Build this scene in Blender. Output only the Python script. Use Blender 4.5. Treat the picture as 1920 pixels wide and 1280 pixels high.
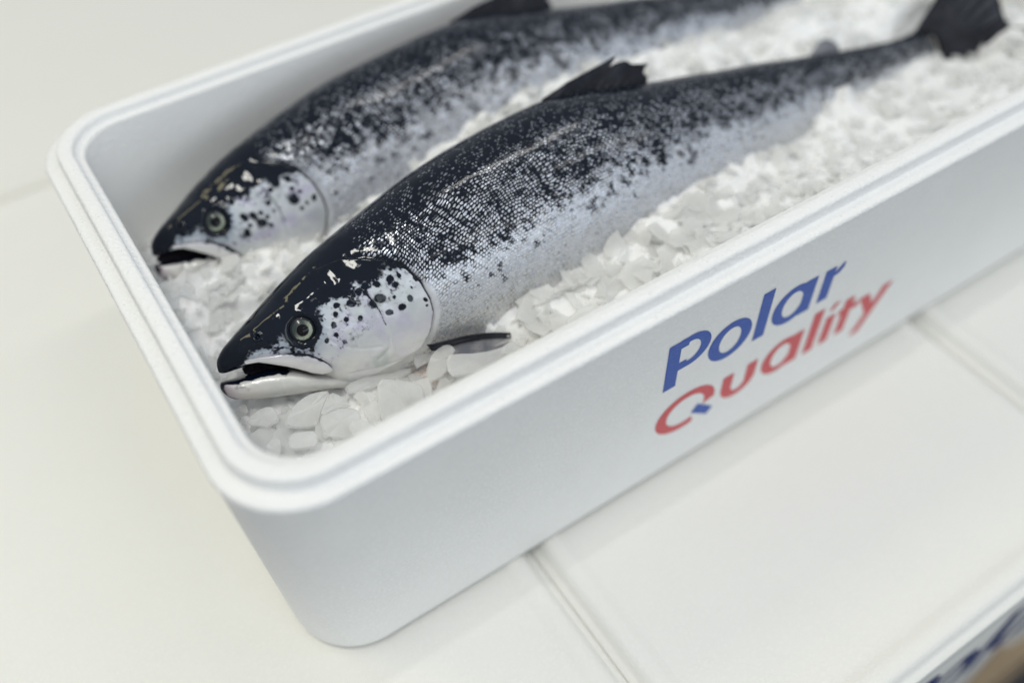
import bpy, math, random
import numpy as np
from mathutils import Matrix, Vector

for o in list(bpy.data.objects):
    bpy.data.objects.remove(o)
scene = bpy.context.scene
COL = scene.collection
random.seed(7)
RNG = np.random.default_rng(11)

# ------------------------------------------------------------------ camera
# metres; z = 0 is the top of the open box's rim, x along the box, y away from the viewer
cam_d = bpy.data.cameras.new('camera')
cam = bpy.data.objects.new('camera', cam_d)
COL.objects.link(cam)
cam.matrix_world = Matrix(((0.83568421, 0.43200951, -0.33911604, -0.00748607),
                           (-0.54841985, 0.62328947, -0.55744588, -0.27424339),
                           (-0.02945446, 0.65182669, 0.75779576, 0.41219293),
                           (0, 0, 0, 1)))
cam_d.sensor_width = 36.0
cam_d.sensor_fit = 'HORIZONTAL'
cam_d.lens = 33.92
cam_d.clip_start = 0.02
cam_d.clip_end = 60
cam_d.dof.use_dof = True
cam_d.dof.focus_distance = 0.607
cam_d.dof.aperture_fstop = 1.45
cam_d.dof.aperture_blades = 0
scene.camera = cam

# ------------------------------------------------------------------ light
world = bpy.data.worlds.new('World')
scene.world = world
world.use_nodes = True
bg = world.node_tree.nodes['Background']
bg.inputs['Color'].default_value = (0.84, 0.91, 1.0, 1)
bg.inputs['Strength'].default_value = 0.56


def area(name, loc, target, sx, sy, power, col):
    d = bpy.data.lights.new(name, 'AREA')
    d.shape = 'RECTANGLE'
    d.size, d.size_y = sx, sy
    d.energy = power
    d.color = col
    o = bpy.data.objects.new(name, d)
    COL.objects.link(o)
    o.location = loc
    o.rotation_euler = (Vector(target) - Vector(loc)).to_track_quat('-Z', 'Y').to_euler()
    return o


WARM = (1.0, 0.955, 0.80)
NEUTRAL = (1.0, 0.98, 0.93)
# tube lamps under the ceiling of the packing hall, where their reflections on the fish put them, bar the last
area('panel_lamp', (-0.28, -0.22, 2.0), (-0.28, -0.219, 0), 0.23, 0.58, 12.5, (1.0, 0.985, 0.92))
area('tube_or_fill_lamp', (0.95, 0.13, 2.0), (0.95, 0.131, 0), 1.2, 0.05, 5.0, NEUTRAL)
area('tube_or_fill_lamp', (1.75, -1.03, 2.0), (1.75, -1.029, 0), 1.2, 0.05, 2.2, NEUTRAL)
area('tube_or_fill_lamp', (0.80, -2.15, 2.0), (0.80, -2.149, 0), 1.9, 0.06, 3.0, NEUTRAL)
area('tube_or_fill_lamp', (-1.35, 1.3, 1.9), (-1.35, 1.301, 0), 1.6, 0.5, 14.5, (1.0, 0.90, 0.54))  # warm fill added at the far left to lift the left lids
# soft fill added on the near side to brighten the box front
area('near_fill_light', (0.55, -3.0, 1.0), (0.45, 0.1, -0.1), 2.2, 1.1, 18, (0.82, 0.92, 1.0))

vs = scene.view_settings
vs.view_transform = 'Standard'
vs.look = 'None'
vs.exposure = 0.0
vs.gamma = 1.0
vs.use_curve_mapping = False
scene.cycles.use_denoising = True
scene.cycles.max_bounces = 10
scene.cycles.caustics_reflective = False
scene.cycles.caustics_refractive = False

# ------------------------------------------------------------------ helpers


def tag(o, label, cat, group=None):
    o['label'] = label
    o['category'] = cat
    if group:
        o['group'] = group
    return o


def link(name, me, mat=None, parent=None):
    o = bpy.data.objects.new(name, me)
    COL.objects.link(o)
    if mat is not None:
        me.materials.append(mat)
    if parent is not None:
        o.parent = parent
    return o


def empty(name, loc=(0, 0, 0)):
    o = bpy.data.objects.new(name, None)
    o.empty_display_size = 0.02
    COL.objects.link(o)
    o.location = loc
    return o


def mesh(name, V, F, smooth=True):
    me = bpy.data.meshes.new(name)
    V = np.asarray(V, dtype=np.float32)
    if isinstance(F, np.ndarray):
        n, k = F.shape
        me.vertices.add(len(V))
        me.vertices.foreach_set('co', V.ravel())
        me.loops.add(n * k)
        me.loops.foreach_set('vertex_index', F.astype(np.int32).ravel())
        me.polygons.add(n)
        me.polygons.foreach_set('loop_start', np.arange(0, n * k, k, dtype=np.int32))
        me.update(calc_edges=True)
        me.validate()
    else:
        me.from_pydata([tuple(map(float, v)) for v in V], [], F)
        me.update()
    if smooth:
        me.polygons.foreach_set('use_smooth', np.ones(len(me.polygons), dtype=bool))
    return me


def attr(me, name, data):
    data = np.asarray(data, dtype=np.float32)
    if data.ndim == 1:
        a = me.attributes.new(name, 'FLOAT', 'POINT')
        a.data.foreach_set('value', data)
    else:
        a = me.attributes.new(name, 'FLOAT_VECTOR', 'POINT')
        a.data.foreach_set('vector', data.ravel())


def hash2(i, j, s):
    n = (i * 374761393 + j * 668265263 + s * 974634777) & 0x7fffffff
    n = ((n ^ (n >> 13)) * 1274126177) & 0x7fffffff
    return ((n ^ (n >> 16)) & 0xffff) / 65535.0


def vnoise(x, y, s=0):
    x = np.asarray(x, float)
    y = np.asarray(y, float)
    i = np.floor(x).astype(np.int64)
    j = np.floor(y).astype(np.int64)
    u = x - i
    v = y - j
    u = u * u * (3 - 2 * u)
    v = v * v * (3 - 2 * v)
    a = hash2(i, j, s) * (1 - u) + hash2(i + 1, j, s) * u
    b = hash2(i, j + 1, s) * (1 - u) + hash2(i + 1, j + 1, s) * u
    return a * (1 - v) + b * v


def fbm(x, y, s=0, octv=4):
    t = 0
    a = 0.5
    for k in range(octv):
        t = t + a * vnoise(x * 2 ** k, y * 2 ** k, s + k * 17)
        a *= 0.5
    return t / (1 - 0.5 ** octv)


def sstep(a, b, x):
    t = np.clip((x - a) / (b - a), 0, 1)
    return t * t * (3 - 2 * t)


def curve(T, x):
    xs = np.array([a for a, b in T], float)
    ys = np.array([b for a, b in T], float)
    h = np.diff(xs)
    d = np.diff(ys) / h
    m = np.zeros_like(ys)
    for i in range(1, len(xs) - 1):
        if d[i - 1] * d[i] > 0:
            w1 = 2 * h[i] + h[i - 1]
            w2 = h[i] + 2 * h[i - 1]
            m[i] = (w1 + w2) / (w1 / d[i - 1] + w2 / d[i])
    m[0] = d[0]
    m[-1] = d[-1]
    x = np.clip(x, xs[0], xs[-1])
    i = np.clip(np.searchsorted(xs, x) - 1, 0, len(h) - 1)
    t = (x - xs[i]) / h[i]
    hh = h[i]
    return (ys[i] * (1 + 2 * t) * (1 - t) ** 2 + hh * m[i] * t * (1 - t) ** 2
            + ys[i + 1] * t * t * (3 - 2 * t) + hh * m[i + 1] * t * t * (t - 1))


def seg_dist(x, y, pts):
    best = np.full(np.shape(x), 1e9)
    for (ax, ay), (bx, by) in zip(pts[:-1], pts[1:]):
        dx, dy = bx - ax, by - ay
        t = np.clip(((x - ax) * dx + (y - ay) * dy) / (dx * dx + dy * dy + 1e-12), 0, 1)
        best = np.minimum(best, np.hypot(x - ax - t * dx, y - ay - t * dy))
    return best


def inside(x, y, poly):
    r = np.zeros(np.shape(x), bool)
    n = len(poly)
    for k in range(n):
        x1, y1 = poly[k]
        x2, y2 = poly[(k + 1) % n]
        if y1 == y2:
            continue
        c = ((y1 > y) != (y2 > y)) & (x < (x2 - x1) * (y - y1) / (y2 - y1) + x1)
        r ^= c
    return r


# ------------------------------------------------------------------ materials
class NT:
    def __init__(self, name):
        self.mat = bpy.data.materials.new(name)
        self.mat.use_nodes = True
        self.t = self.mat.node_tree
        self.b = self.t.nodes['Principled BSDF']

    def n(self, typ, **kw):
        nd = self.t.nodes.new(typ)
        for k, v in kw.items():
            if k.startswith('i_'):
                key = k[2:]
                key = int(key) if key.isdigit() else key.replace('_', ' ')
                if isinstance(v, bpy.types.NodeSocket):
                    self.t.links.new(v, nd.inputs[key])
                else:
                    nd.inputs[key].default_value = v
            else:
                setattr(nd, k, v)
        return nd

    def m(self, op, a, b=0.0, c=0.0, clamp=False):
        nd = self.n('ShaderNodeMath', operation=op, use_clamp=clamp)
        for i, v in enumerate((a, b, c)):
            if isinstance(v, bpy.types.NodeSocket):
                self.t.links.new(v, nd.inputs[i])
            else:
                nd.inputs[i].default_value = v
        return nd.outputs[0]

    def ss(self, a, b, x):
        nd = self.n('ShaderNodeMapRange', interpolation_type='SMOOTHSTEP')
        self.t.links.new(x, nd.inputs[0])
        nd.inputs[1].default_value = a
        nd.inputs[2].default_value = b
        return nd.outputs[0]

    def mix(self, f, a, b, blend='MIX'):
        nd = self.n('ShaderNodeMix', data_type='RGBA', blend_type=blend)
        for i, v in ((0, f), (6, a), (7, b)):
            if isinstance(v, bpy.types.NodeSocket):
                self.t.links.new(v, nd.inputs[i])
            else:
                nd.inputs[i].default_value = v if i == 0 else (*v, 1)
        return nd.outputs[2]

    def attr(self, name):
        return self.n('ShaderNodeAttribute', attribute_name=name)

    def noise(self, vec, scale, detail=3, rough=0.55):
        nd = self.n('ShaderNodeTexNoise')
        nd.inputs['Scale'].default_value = scale
        nd.inputs['Detail'].default_value = detail
        nd.inputs['Roughness'].default_value = rough
        if vec is not None:
            self.t.links.new(vec, nd.inputs['Vector'])
        return nd.outputs[0]

    def bump(self, h, strength, dist, normal=None):
        nd = self.n('ShaderNodeBump')
        nd.inputs['Strength'].default_value = strength
        nd.inputs['Distance'].default_value = dist
        self.t.links.new(h, nd.inputs['Height'])
        if normal is not None:
            self.t.links.new(normal, nd.inputs['Normal'])
        return nd.outputs[0]

    def set(self, **kw):
        for k, v in kw.items():
            s = self.b.inputs[k.replace('_', ' ')]
            if isinstance(v, bpy.types.NodeSocket):
                self.t.links.new(v, s)
            elif isinstance(v, tuple) and len(v) == 3 and s.type == 'RGBA':
                s.default_value = (*v, 1)
            else:
                s.default_value = v
        return self.mat


def mat_eps(name, base, bead=1.0):
    N = NT(name)
    co = N.n('ShaderNodeTexCoord').outputs['Object']
    v = N.n('ShaderNodeTexVoronoi', feature='SMOOTH_F1')
    v.inputs['Scale'].default_value = 300
    v.inputs['Smoothness'].default_value = 0.25
    N.t.links.new(co, v.inputs['Vector'])
    big = N.noise(co, 9, 4)
    fine = N.noise(co, 900, 2)
    patch = N.ss(0.42, 0.62, N.noise(co, 26, 3))
    wear = N.m('ADD', N.m('MULTIPLY', patch, 0.3), 0.7)
    cell = N.m('MULTIPLY', N.ss(0.15, 0.62, v.outputs['Distance']), wear)
    c = N.mix(N.m('MULTIPLY', cell, 0.14 * bead), base, tuple(k * 0.72 for k in base))
    c = N.mix(N.m('MULTIPLY', N.ss(0.45, 0.75, big), 0.06), c, tuple(k * q for k, q in zip(base, (0.95, 0.91, 0.82))))
    h = N.m('MULTIPLY', cell, -1.0)
    n1 = N.bump(h, 0.45 * bead, 0.0007)
    n2 = N.bump(fine, 0.10, 0.0004, n1)
    rg = N.m('ADD', 0.42, N.m('MULTIPLY', N.noise(co, 60, 2), 0.3))
    return N.set(Base_Color=c, Roughness=rg, Normal=n2, Specular_IOR_Level=0.35)


EPS = mat_eps('expanded_polystyrene', (0.875, 0.872, 0.855))
EPS_OLD = mat_eps('lid_polystyrene', (0.845, 0.832, 0.78), 0.5)


def mat_ink(name, col, pale):
    N = NT(name)
    co = N.n('ShaderNodeTexCoord').outputs['Object']
    mp = N.n('ShaderNodeMapping')
    N.t.links.new(co, mp.inputs[0])
    mp.inputs['Scale'].default_value = (120, 400, 1100)
    st = N.noise(mp.outputs[0], 1.0, 3)
    sp = N.noise(co, 420, 2)
    f = N.m('MULTIPLY', N.ss(0.5, 0.8, st), 0.55)
    f = N.m('ADD', f, N.m('MULTIPLY', N.ss(0.62, 0.8, sp), 0.4))
    return N.set(Base_Color=N.mix(f, col, pale), Roughness=0.55, Specular_IOR_Level=0.3)


BLUE = mat_ink('blue_print', (0.045, 0.105, 0.40), (0.12, 0.20, 0.52))
RED = mat_ink('red_print', (0.62, 0.105, 0.115), (0.72, 0.22, 0.22))
NAVY = mat_ink('navy_print', (0.010, 0.028, 0.16), (0.03, 0.06, 0.24))


def mat_ice(name, scale=1.0):
    N = NT(name)
    co = N.n('ShaderNodeTexCoord').outputs['Object']
    a = N.noise(co, 70, 4)
    b = N.noise(co, 260, 3)
    c = N.mix(N.ss(0.35, 0.7, a), (0.91, 0.915, 0.91), (0.95, 0.945, 0.93))
    # a little blood-tinged melt below the gills
    vd = N.n('ShaderNodeVectorMath', operation='DISTANCE')
    N.t.links.new(co, vd.inputs[0])
    vd.inputs[1].default_value = (0.150, 0.103, -0.092)
    stain = N.m('MULTIPLY', N.ss(0.032, 0.008, vd.outputs['Value']), N.ss(0.38, 0.62, b))
    c = N.mix(N.m('MULTIPLY', stain, 0.75), c, (0.78, 0.60, 0.50))
    h = N.m('ADD', N.m('MULTIPLY', a, 0.7), N.m('MULTIPLY', b, 0.3))
    rg = N.m('ADD', 0.22, N.m('MULTIPLY', b, 0.35))
    N.set(Base_Color=c, Roughness=rg, IOR=1.31, Normal=N.bump(h, 0.35, 0.0016),
          Specular_IOR_Level=0.5)
    N.b.inputs['Subsurface Weight'].default_value = 0.35 * scale
    N.b.inputs['Subsurface Radius'].default_value = (0.9, 1.0, 1.0)
    N.b.inputs['Subsurface Scale'].default_value = 0.003
    return N.mat


def mat_flake(name):
    N = NT(name)
    co = N.n('ShaderNodeTexCoord').outputs['Object']
    a = N.noise(co, 55, 4)
    b = N.noise(co, 300, 3)
    rnd = N.n('ShaderNodeObjectInfo').outputs['Random']
    c = N.mix(N.ss(0.3, 0.75, a), (0.925, 0.93, 0.925), (0.965, 0.96, 0.945))
    h = N.m('ADD', N.m('MULTIPLY', a, 0.8), N.m('MULTIPLY', b, 0.2))
    N.set(Base_Color=c, Roughness=N.m('ADD', 0.16, N.m('MULTIPLY', b, 0.3)), IOR=1.31,
          Normal=N.bump(h, 0.15, 0.0012))
    tr = N.n('ShaderNodeBsdfTranslucent')
    N.t.links.new(c, tr.inputs['Color'])
    mx = N.n('ShaderNodeMixShader')
    mx.inputs[0].default_value = 0.45
    N.t.links.new(N.b.outputs[0], mx.inputs[1])
    N.t.links.new(tr.outputs[0], mx.inputs[2])
    out = [n for n in N.t.nodes if n.type == 'OUTPUT_MATERIAL'][0]
    tp = N.n('ShaderNodeBsdfTransparent')
    tp.inputs['Color'].default_value = (0.985, 0.985, 0.98, 1)
    m2 = N.n('ShaderNodeMixShader')
    N.t.links.new(N.m('ADD', 0.22, N.m('MULTIPLY', a, 0.36)), m2.inputs[0])
    N.t.links.new(mx.outputs[0], m2.inputs[1])
    N.t.links.new(tp.outputs[0], m2.inputs[2])
    N.t.links.new(m2.outputs[0], out.inputs['Surface'])
    return N.mat


ICE = mat_ice('crushed_ice')
FLAKE = mat_flake('ice_flake_milky')


def mat_skin(name):
    N = NT(name)
    L = N.attr('light').outputs['Fac']
    body = N.attr('scaly').outputs['Fac']
    tint = N.attr('tint').outputs['Vector']
    uv = N.attr('scale_uv').outputs['Vector']
    co = N.attr('local_mm').outputs['Vector']
    wob = N.noise(co, 0.12, 2)
    sep = N.n('ShaderNodeSeparateXYZ')
    N.t.links.new(uv, sep.inputs[0])
    wobc = N.n('ShaderNodeSeparateXYZ')
    nz = N.n('ShaderNodeTexNoise')
    nz.inputs['Scale'].default_value = 0.16
    nz.inputs['Detail'].default_value = 2
    N.t.links.new(co, nz.inputs['Vector'])
    N.t.links.new(nz.outputs['Color'], wobc.inputs[0])
    nz2 = N.n('ShaderNodeTexNoise')
    nz2.inputs['Scale'].default_value = 0.022
    nz2.inputs['Detail'].default_value = 1
    N.t.links.new(co, nz2.inputs['Vector'])
    wob2 = N.n('ShaderNodeSeparateXYZ')
    N.t.links.new(nz2.outputs['Color'], wob2.inputs[0])
    U = N.m('ADD', N.m('ADD', sep.outputs[0], N.m('MULTIPLY', wobc.outputs[0], 1.9)), N.m('MULTIPLY', wob2.outputs[0], 9.0))
    V = N.m('ADD', N.m('ADD', sep.outputs[1], N.m('MULTIPLY', wobc.outputs[1], 1.5)), N.m('MULTIPLY', wob2.outputs[1], 7.0))
    row = N.m('FLOOR', V)
    par = N.m('MULTIPLY', N.m('MODULO', N.m('ADD', row, 400.0), 2.0), 0.5)
    U2 = N.m('ADD', U, par)
    fu = N.m('SUBTRACT', N.m('FRACT', U2), 0.5)
    fv = N.m('SUBTRACT', N.m('FRACT', V), 0.5)
    r = N.m('SQRT', N.m('ADD', N.m('MULTIPLY', N.m('MULTIPLY', fu, fu), 1.0),
                        N.m('MULTIPLY', N.m('MULTIPLY', fv, fv), 1.25)))
    scale_m = N.ss(0.52, 0.22, r)
    cid = N.n('ShaderNodeCombineXYZ')
    N.t.links.new(N.m('FLOOR', U2), cid.inputs[0])
    N.t.links.new(row, cid.inputs[1])
    wn = N.n('ShaderNodeTexWhiteNoise', noise_dimensions='3D')
    N.t.links.new(cid.outputs[0], wn.inputs['Vector'])
    rnd = wn.outputs['Value']
    grain = N.noise(co, 0.9, 3)
    # lightness of the skin: scales pale in the middle, dark at the margin
    k = N.m('ADD', L, N.m('MULTIPLY', body, N.m('ADD',
            N.m('MULTIPLY', N.m('SUBTRACT', scale_m, 0.55), 0.72),
            N.m('MULTIPLY', N.m('SUBTRACT', rnd, 0.5), 0.55))))
    k = N.m('ADD', k, N.m('MULTIPLY', N.m('SUBTRACT', grain, 0.5), 0.22))
    k = N.ss(0.18, 0.80, k)
    lightc = N.mix(N.m('MULTIPLY', N.m('POWER', rnd, 1.6), N.m('MULTIPLY', body, 0.55)), tint, (0.36, 0.40, 0.50))
    dk = N.mix(N.noise(co, 0.05, 2), (0.0012, 0.0032, 0.0085), (0.0032, 0.0072, 0.017))
    base = N.mix(k, dk, lightc)
    slime = N.noise(co, 0.06, 1.8, 0.45)
    wc = N.n('ShaderNodeSeparateXYZ')
    N.t.links.new(wn.outputs['Color'], wc.inputs[0])
    tilt = N.m('ADD', N.m('MULTIPLY', fu, N.m('SUBTRACT', wc.outputs[0], 0.5)), N.m('MULTIPLY', fv, N.m('SUBTRACT', wc.outputs[1], 0.5)))
    h_sc = N.m('MULTIPLY', N.m('ADD', N.m('MULTIPLY', scale_m, 0.6), N.m('MULTIPLY', tilt, 1.6)), body)
    n1 = N.bump(h_sc, 0.6, 0.00045)
    n2 = N.bump(slime, 0.20, 0.0030, n1)
    n3 = N.bump(grain, 0.18, 0.0004, n2)
    cb = N.bump(N.m('ADD', N.m('MULTIPLY', slime, N.m('SUBTRACT', 1.0, N.m('MULTIPLY', body, 0.80))), N.m('MULTIPLY', h_sc, 0.012)), 0.40, 0.0036)
    N.set(Base_Color=base, Metallic=N.m('MULTIPLY', k, N.m('ADD', 0.22, N.m('MULTIPLY', body, 0.36))),
          Roughness=N.m('SUBTRACT', 0.42, N.m('MULTIPLY', rnd, N.m('MULTIPLY', body, 0.18))),
          Normal=n3, Specular_IOR_Level=N.m('MULTIPLY', k, 0.25))
    N.b.inputs['Coat Weight'].default_value = 0.8
    N.b.inputs['Coat Roughness'].default_value = 0.07
    N.b.inputs['Coat IOR'].default_value = 1.43
    N.t.links.new(cb, N.b.inputs['Coat Normal'])
    return N.mat


SKIN = mat_skin('salmon_skin')


def mat_fin(name, ca, cb):
    N = NT(name)
    co = N.n('ShaderNodeTexCoord').outputs['Object']
    a = N.noise(co, 90, 4)
    c = N.mix(N.ss(0.4, 0.75, a), ca, cb)
    N.set(Base_Color=c, Roughness=0.5, Normal=N.bump(N.noise(co, 500, 3), 0.5, 0.0008), Specular_IOR_Level=0.1)
    N.b.inputs['Coat Weight'].default_value = 0.4
    N.b.inputs['Coat Roughness'].default_value = 0.12
    return N.mat


FIN = mat_fin('fin_membrane', (0.007, 0.008, 0.013), (0.022, 0.024, 0.034))
FIN_PALE = mat_fin('fin_membrane_grey', (0.17, 0.175, 0.20), (0.36, 0.35, 0.36))


def mat_iris():
    N = NT('iris')
    r = N.attr('radius').outputs['Fac']
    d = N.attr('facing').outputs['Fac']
    co = N.n('ShaderNodeTexCoord').outputs['Object']
    nz = N.noise(co, 650, 3)
    nz2 = N.noise(co, 230, 2)
    w = N.m('SUBTRACT', nz, 0.5)
    rr = N.m('ADD', r, N.m('MULTIPLY', w, 0.16))
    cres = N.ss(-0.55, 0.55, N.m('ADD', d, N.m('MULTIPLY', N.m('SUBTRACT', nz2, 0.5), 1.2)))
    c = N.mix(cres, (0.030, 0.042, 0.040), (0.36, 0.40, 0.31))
    c = N.mix(N.m('MULTIPLY', N.ss(0.5, 0.75, nz), 0.5), c, (0.06, 0.09, 0.08))
    c = N.mix(N.ss(0.66, 0.58, rr), c, (0.035, 0.042, 0.042))
    ringd = N.m('ABSOLUTE', N.m('SUBTRACT', r, 0.545))
    c = N.mix(N.ss(0.035, 0.012, ringd), c, (0.17, 0.18, 0.17))
    c = N.mix(N.ss(0.90, 0.99, rr), c, (0.008, 0.010, 0.014))
    N.set(Base_Color=c, Roughness=0.3, Specular_IOR_Level=0.2)
    N.b.inputs['Coat Weight'].default_value = 0.45
    N.b.inputs['Coat Roughness'].default_value = 0.03
    return N.mat


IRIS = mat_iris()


def mat_plain(name, col, rough=0.5, coat=0.0, noise_scale=None, col2=None):
    N = NT(name)
    if noise_scale:
        co = N.n('ShaderNodeTexCoord').outputs['Object']
        f = N.noise(co, noise_scale, 5, 0.6)
        N.set(Base_Color=N.mix(N.ss(0.3, 0.7, f), col, col2), Roughness=rough,
              Normal=N.bump(f, 0.3, 0.002))
    else:
        N.set(Base_Color=col, Roughness=rough)
    N.b.inputs['Coat Weight'].default_value = coat
    N.b.inputs['Coat Roughness'].default_value = 0.03
    return N.mat


PUPIL = mat_plain('pupil', (0.002, 0.002, 0.003), 0.12, 0.0)
PUPIL.node_tree.nodes['Principled BSDF'].inputs['Specular IOR Level'].default_value = 0.25
LINING = mat_plain('mouth_lining', (0.003, 0.003, 0.005), 0.7, 0.0, 300, (0.012, 0.010, 0.013))
LINING.node_tree.nodes['Principled BSDF'].inputs['Specular IOR Level'].default_value = 0.05
CONCRETE = mat_plain('wet_concrete', (0.035, 0.035, 0.04), 0.5, 0.0, 6, (0.06, 0.06, 0.065))


def mat_wood():
    N = NT('pallet_wood')
    co = N.n('ShaderNodeTexCoord').outputs['Object']
    mp = N.n('ShaderNodeMapping')
    N.t.links.new(co, mp.inputs[0])
    mp.inputs['Scale'].default_value = (4, 60, 60)
    f = N.noise(mp.outputs[0], 1.0, 5, 0.6)
    N.set(Base_Color=N.mix(N.ss(0.3, 0.7, f), (0.20, 0.13, 0.075), (0.40, 0.30, 0.19)), Roughness=0.75,
          Normal=N.bump(f, 0.4, 0.002))
    return N.mat


WOOD = mat_wood()

# ------------------------------------------------------------------ swept box shells


def rrect(w, l, inset, R, seg):
    """loop of a rounded rectangle [inset, l-inset] x [inset, w-inset]"""
    x0, x1, y0, y1 = inset, l - inset, inset, w - inset
    out = []
    for cx, cy, a0 in ((x1 - R, y0 + R, -90), (x1 - R, y1 - R, 0), (x0 + R, y1 - R, 90), (x0 + R, y0 + R, 180)):
        for k in range(seg + 1):
            a = math.radians(a0 + 90 * k / seg)
            out.append((cx + R * math.cos(a), cy + R * math.sin(a)))
    return out


def sweep(name, w, l, prof, seg=20, cap_first=True, cap_last=True):
    V, F = [], []
    n = 4 * (seg + 1)
    for ins, z, R in prof:
        V += [(x, y, z) for x, y in rrect(w, l, ins, R, seg)]
    for k in range(len(prof) - 1):
        for i in range(n):
            j = (i + 1) % n
            F.append((k * n + i, k * n + j, (k + 1) * n + j, (k + 1) * n + i))
    if cap_first:
        F.append(tuple(reversed(range(n))))
    if cap_last:
        F.append(tuple((len(prof) - 1) * n + i for i in range(n)))
    me = mesh(name, V, F)
    return me


# ------------------------------------------------------------------ floor and pallet
ZL = -0.2147                    # top of the lids the open box stands on
LID_H = 0.034
BOX_H = 0.30
ZP = ZL - LID_H - BOX_H + 0.012  # pallet top
Vf = [(-6, -6, ZP - 0.144), (7, -6, ZP - 0.144), (7, 7, ZP - 0.144), (-6, 7, ZP - 0.144)]
fl = link('floor', mesh('floor', Vf, [(0, 1, 2, 3)], False), CONCRETE)
fl['kind'] = 'structure'


def beam(sx, sy, sz, ch=0.002):
    V = []
    for z in (0, ch, sz - ch, sz):
        i = ch if z in (0, sz) else 0
        V += [(i, i, z), (sx - i, i, z), (sx - i, sy - i, z), (i, sy - i, z)]
    F = [(3, 2, 1, 0), (12, 13, 14, 15)]
    for k in range(3):
        for i in range(4):
            j = (i + 1) % 4
            F.append((k * 4 + i, k * 4 + j, k * 4 + 4 + j, k * 4 + 4 + i))
    return mesh('board', V, F, False)


pal = empty('wooden_pallet', (0.4, 0.622, ZP - 0.144))
tag(pal, 'brown wooden pallet under the stacked white boxes', 'pallet')
bm_b = beam(1.3, 0.098, 0.022)
for k in range(7):
    o = link('deck_board', bm_b, WOOD if k == 0 else None, pal)
    o.location = (-0.65, -0.835 + k * 0.20, 0.122)
bm_s = beam(0.098, 1.34, 0.10)
for k in range(3):
    o = link('stringer', bm_s, WOOD if k == 0 else None, pal)
    o.location = (-0.62 + k * 0.57, -0.83, 0.021)
bm_u = beam(1.3, 0.098, 0.02)
for k in range(3):
    o = link('bottom_board', bm_u, WOOD if k == 0 else None, pal)
    o.location = (-0.65, -0.835 + k * 0.6, 0.0)

# ------------------------------------------------------------------ closed boxes below
LX = [(-0.2265, 0.1768), (0.1774, 0.5766), (0.5772, 0.9795)]
LY = [(-0.206, 0.641), (0.652, 1.49)]


def lid_mesh(l, w):
    z = 0
    prof = [(0.012, -LID_H, 0.02), (0.004, -LID_H, 0.022), (0.0006, -LID_H + 0.003, 0.024), (0, -LID_H + 0.006, 0.024),
            (0, -0.0105, 0.024), (0.0006, -0.0092, 0.024), (0.0040, -0.0086, 0.023), (0.0056, -0.0074, 0.022), (0.0070, -0.0036, 0.022),
            (0.0096, -0.0002, 0.021), (0.0130, 0.0010, 0.02), (0.0175, 0.0012, 0.018), (0.0215, 0.0006, 0.016), (0.0250, -0.0010, 0.014),
            (0.0280, -0.0015, 0.012), (0.033, -0.0016, 0.012), (0.06, -0.0016, 0.01)]
    return sweep('lid', w, l, prof, 10)


def lower_box_mesh(l, w):
    H = BOX_H
    prof = [(0.012, -H, 0.03), (0.006, -H + 0.001, 0.034), (0.004, -H + 0.004, 0.036), (0.001, -0.004, 0.036), (0.003, 0, 0.034), (0.02, 0, 0.03)]
    return sweep('body', w, l, prof, 10)


LIDS = [(LX[0], LY[0], 'white foam lid under the open box, left of the near seam', 'closed white foam box below the left lid'),
        (LX[1], LY[0], 'white foam lid at the lower right, right of the near seam', 'closed white foam box with blue lettering at the lower right corner'),
        (LX[2], LY[0], 'white foam lid right of the faint second seam at the right edge', 'closed white foam box below the lid at the right edge'),
        ((-0.21, 0.64), (0.6470, 1.13), 'white foam lid at the upper left, beyond the far seam', None)]
for i, ((x0, x1), (y0, y1), lab, blab) in enumerate(LIDS):
    o = link('box_lid', lid_mesh(x1 - x0, y1 - y0), EPS_OLD)
    o.location = (x0, y0, ZL - (0.0, 0.0012, 0.0, 0.007)[i])
    tag(o, lab, 'lid', 'lids under the open box')
    if blab:
        b = link('foam_box', lower_box_mesh(x1 - x0 - 0.004, y1 - y0 - 0.004), EPS_OLD)
        b.location = (x0 + 0.002, y0 + 0.002, ZL - LID_H - 0.0015)
        tag(b, blab, 'box', 'closed boxes in the lower layer')
        if i == 1:
            boxB = b

# ------------------------------------------------------------------ the open box
BL, BW = 0.80, 0.40
P = [(0.0195, -0.2133, 0.040), (0.0150, -0.2128, 0.044), (0.0125, -0.2108, 0.046), (0.0115, -0.2070, 0.047),
     (0.0014, -0.0165, 0.050), (0.0010, -0.0150, 0.050), (0.0003, -0.0139, 0.051), (0.0, -0.0126, 0.052),
     (0.0004, -0.0112, 0.052), (0.0014, -0.0103, 0.051), (0.0030, -0.0099, 0.050), (0.0070, -0.0098, 0.048), (0.0091, -0.0098, 0.046),
     (0.0097, -0.0093, 0.0455), (0.0099, -0.0082, 0.045), (0.0103, -0.0024, 0.0445), (0.0109, -0.0010, 0.044), (0.0122, -0.0002, 0.043), (0.0150, 0.0, 0.041),
     (0.0188, -0.0001, 0.0385), (0.0204, -0.0006, 0.0375), (0.0212, -0.0018, 0.037), (0.0216, -0.0048, 0.0365), (0.0220, -0.0056, 0.036), (0.0250, -0.0058, 0.0345),
     (0.0264, -0.0063, 0.034), (0.0270, -0.0078, 0.034), (0.0280, -0.06, 0.034), (0.0300, -0.180, 0.034), (0.0330, -0.188, 0.032), (0.0400, -0.190, 0.028)]
box = empty('fish_box')
tag(box, 'open white foam box with a stepped rim holding two salmon on ice', 'box')
shell = link('shell', sweep('shell', BW, BL, P, 28), EPS, box)


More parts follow.
